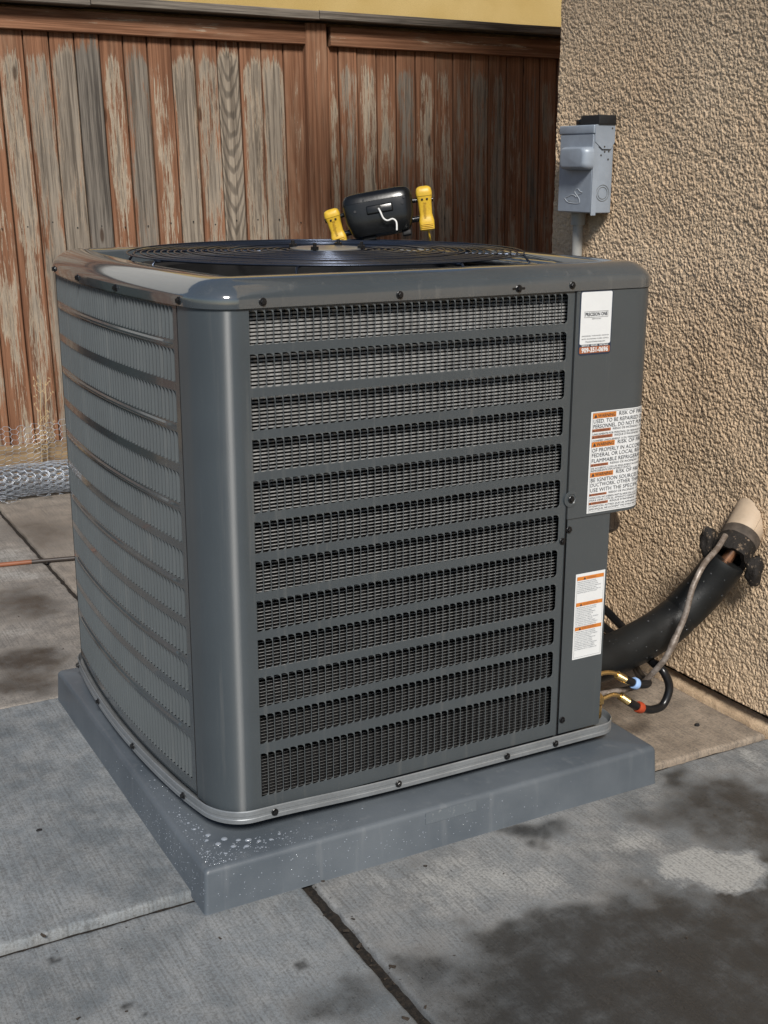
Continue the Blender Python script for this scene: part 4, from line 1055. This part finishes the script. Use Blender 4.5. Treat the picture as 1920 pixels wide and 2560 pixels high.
wd = thing('dry_weed', 'two dry straw-coloured weed stems standing against the fence boards', 'weed', (.46, 2.96, 0))
def weed(x, ztop, lean_):
    mb = MB(); st = [(x, 2.96, 0), (x+.004, 2.96, .12), (x+lean_*.4, 2.955, .24), (x+lean_, 2.95, ztop)]
    sp = smooth_path(st, 6); mb.tube(sp, [.0026-.0016*i/(len(sp)-1) for i in range(len(sp))], 5)
    for i in range(7, len(sp)-1, 1):
        p = sp[i]
        for s_ in (-1, 1):
            if random.random() < .65:
                l = random.uniform(.02, .045); q = p+Vector((s_*l*.7, random.uniform(-.01, .01), l*.8))
                mb.tube([p, p.lerp(q, .5)+Vector((0, 0, -.004)), q], [.0010, .0008, .0006], 4)
                for k in range(3):
                    e = q+Vector((random.uniform(-.008, .008), random.uniform(-.006, .006), random.uniform(-.004, .01)))
                    mb.tube([e, e+Vector((0, 0, .006))], [.0022, .0006], 4)
    mb.build('stem', M['straw'], wd, 60)
weed(.452, .425, .018); weed(.474, .420, .014)
oc = thing('orange_cord', 'thin orange cord lying across the concrete left of the unit', 'cord', (.0, 2.03, 0))
cp = smooth_path([(-.9, 2.12, .009), (-.4, 2.09, .009), (.0, 2.052, .009), (.19, 2.026, .009)], 8)
mb = MB(); mb.tube(cp, .0072, 10); mb.build('orange_length', M['cord'], oc, 60)
mb = MB(); mb.tube(smooth_path([(.19, 2.026, .009), (.26, 2.013, .009), (.42, 1.985, .009), (.8, 1.95, .009)], 6), .0066, 10); mb.build('dark_length', M['corddark'], oc, 60)

# ------------------------------------------------------------------ water drops and litter
def drops(name, pts, parent=None, mat='water'):
    mb = MB()
    for (p, n, r, fl) in pts:
        q = Vector(n).normalized().to_track_quat('Z', 'Y').to_matrix().to_4x4(); Mx = Matrix.Translation(p) @ q
        sx = random.uniform(.8, 1.3)
        rg = []
        for k in range(4):
            a = k/3.4*PI/2; rg.append([tuple(Mx @ Vector((r*sx*math.cos(a)*math.cos(2*PI*j/9), r*math.cos(a)*math.sin(2*PI*j/9), r*fl*math.sin(a)))) for j in range(9)])
        mb.loft(rg, True, True, True)
    return mb.build(name, M[mat], parent, 70)
D = []
for k in range(430):
    t = random.random(); 
    if random.random() < .55:   # along front lip
        x = .01+abs(random.gauss(0, .14)); y = .006+random.random()**1.3*.060
    else:
        y = .01+abs(random.gauss(.05, .20)); x = .006+random.random()**1.3*.045
    if x > .9 or y > .9: continue
    r = random.choice([.0005, .0007, .0008, .0010, .0012, .0015])
    if x < .016 and y < .016: pass
    if min(x, y) < .015: continue
    D.append(((x, y, PH+.0001), (0, 0, 1), r, .55))
for (x, y, r) in ((.075,.055,.0045),(.055,.075,.0050),(.095,.045,.0042),(.120,.050,.0038),(.050,.110,.0048),(.042,.095,.0036),(.070,.085,.0060),(.105,.062,.0052),(.090,.070,.0040),(.030,.060,.0030),(.036,.140,.0036),(.034,.165,.0030),(.14,.045,.0034),(.16,.055,.0030),(.030,.20,.0026),(.055,.040,.0032)):
    D.append(((x, y, PH+.0002), (0, 0, 1), r, .42))
for k in range(150):
    y = abs(random.gauss(.15, .22)); z = random.uniform(.012, .068)
    if y < .9: D.append(((.0045*z/PH, y, z), (-1, 0, .05), random.choice([.0007, .0009, .0012]), .55))
for k in range(160):
    x = abs(random.gauss(.28, .2)); z = random.uniform(.010, .068)
    if x < .95: D.append(((x, .0045*z/PH, z), (0, -1, .05), random.choice([.0007, .0009, .0012]), .55))
tag(drops('water_drops', D, None), 'scattered clear water drops beaded on the grey pad', 'water drops', None, 'stuff')
D = []
for k in range(46):
    i = random.randrange(8, len(path)-3); c = Vector(path[i]); t = (Vector(path[i+1])-c).normalized()
    a = random.uniform(-1.2, 1.0); f_ = Vector((-.46, -.85, .25)).normalized(); sd2 = t.cross(f_).normalized(); fr = sd2.cross(t).normalized()
    n = (fr*math.cos(a)+sd2*math.sin(a)).normalized()
    if n.dot(f_) < 0: n = -n
    D.append((c+n*.0443+t*random.uniform(0, .01), n, random.choice([.0009, .0012, .0016, .0022]), .6))
tag(drops('water_drops', D, None, 'clear'), 'clear water drops beaded on the black insulated pipe', 'water drops', None, 'stuff')
lf = MB()
P = [(0, 0), (.006, .003), (.014, .009), (.016, .004), (.022, .004), (.028, .001), (.022, -.003), (.018, -.002), (.013, -.006), (.012, -.001)]
lf.loft([[(1.235+x, .415+y, .0045+.002*math.sin(x*200)) for x, y in P], [(1.235+x, .415+y, .0055+.002*math.sin(x*200)) for x, y in P]], True, True, True)
tag(lf.build('dry_leaf', simple('leaf_brown', (.05, .035, .022), .8)), 'small dark crumpled leaf on the tan slab behind the hoses', 'leaf')
for (x, y, r, lb) in ((1.215, .157, .005, 'tiny dark pebble on the tan slab between pad and wall'), (-.177, .394, .0055, 'tiny dark pebble on the grey slab left of the pad')):
    bm = bmesh.new(); bmesh.ops.create_icosphere(bm, subdivisions=2, radius=r)
    for v in bm.verts: v.co = Vector((v.co.x*1.2, v.co.y, v.co.z*.6))+v.co.normalized()*.002*noise.noise(v.co*300)
    bm.verts.index_update(); mb = MB(); mb.add([Vector((x, y, .006))+v.co for v in bm.verts], [[v.index for v in f.verts] for f in bm.faces]); bm.free()
    tag(mb.build('pebble', M['blackmatte'], None, 60), lb, 'pebble')

# grit and leaf crumbs on the slabs
gt = MB()
for k in range(170):
    if k < 60: x = .188+random.gauss(0, .012); y = random.uniform(-.9, .0)
    elif k < 75: x = random.uniform(-.6, .0); y = .040+random.gauss(0, .020)
    else: x = random.uniform(-.7, 1.2); y = random.choice([random.uniform(-.7, -.02), random.uniform(1.0, 2.6)])
    a = random.uniform(0, PI); l = random.choice([.0012, .0016, .002, .003, .005]); w_ = l*random.uniform(.3, .8); zz = .0085 if .06 < y < .98 and x < .23 else .003
    c, q = math.cos(a), math.sin(a)
    b0 = [(x+c*l-q*w_, y+q*l+c*w_, zz), (x-c*l-q*w_, y-q*l+c*w_, zz), (x-c*l+q*w_*.6, y-q*l-c*w_*.6, zz), (x+c*l*1.3, y+q*l*1.3, zz)]
    gt.loft([b0, [(p[0]*.999+x*.001, p[1]*.999+y*.001, p[2]+w_*.6) for p in b0]], True, True, True)
tag(gt.build('grit', simple('grit_brown', (.045, .034, .025), .9, 0, .6, 400)), 'fine dark grit and leaf crumbs scattered over the concrete slabs', 'grit', None, 'stuff')
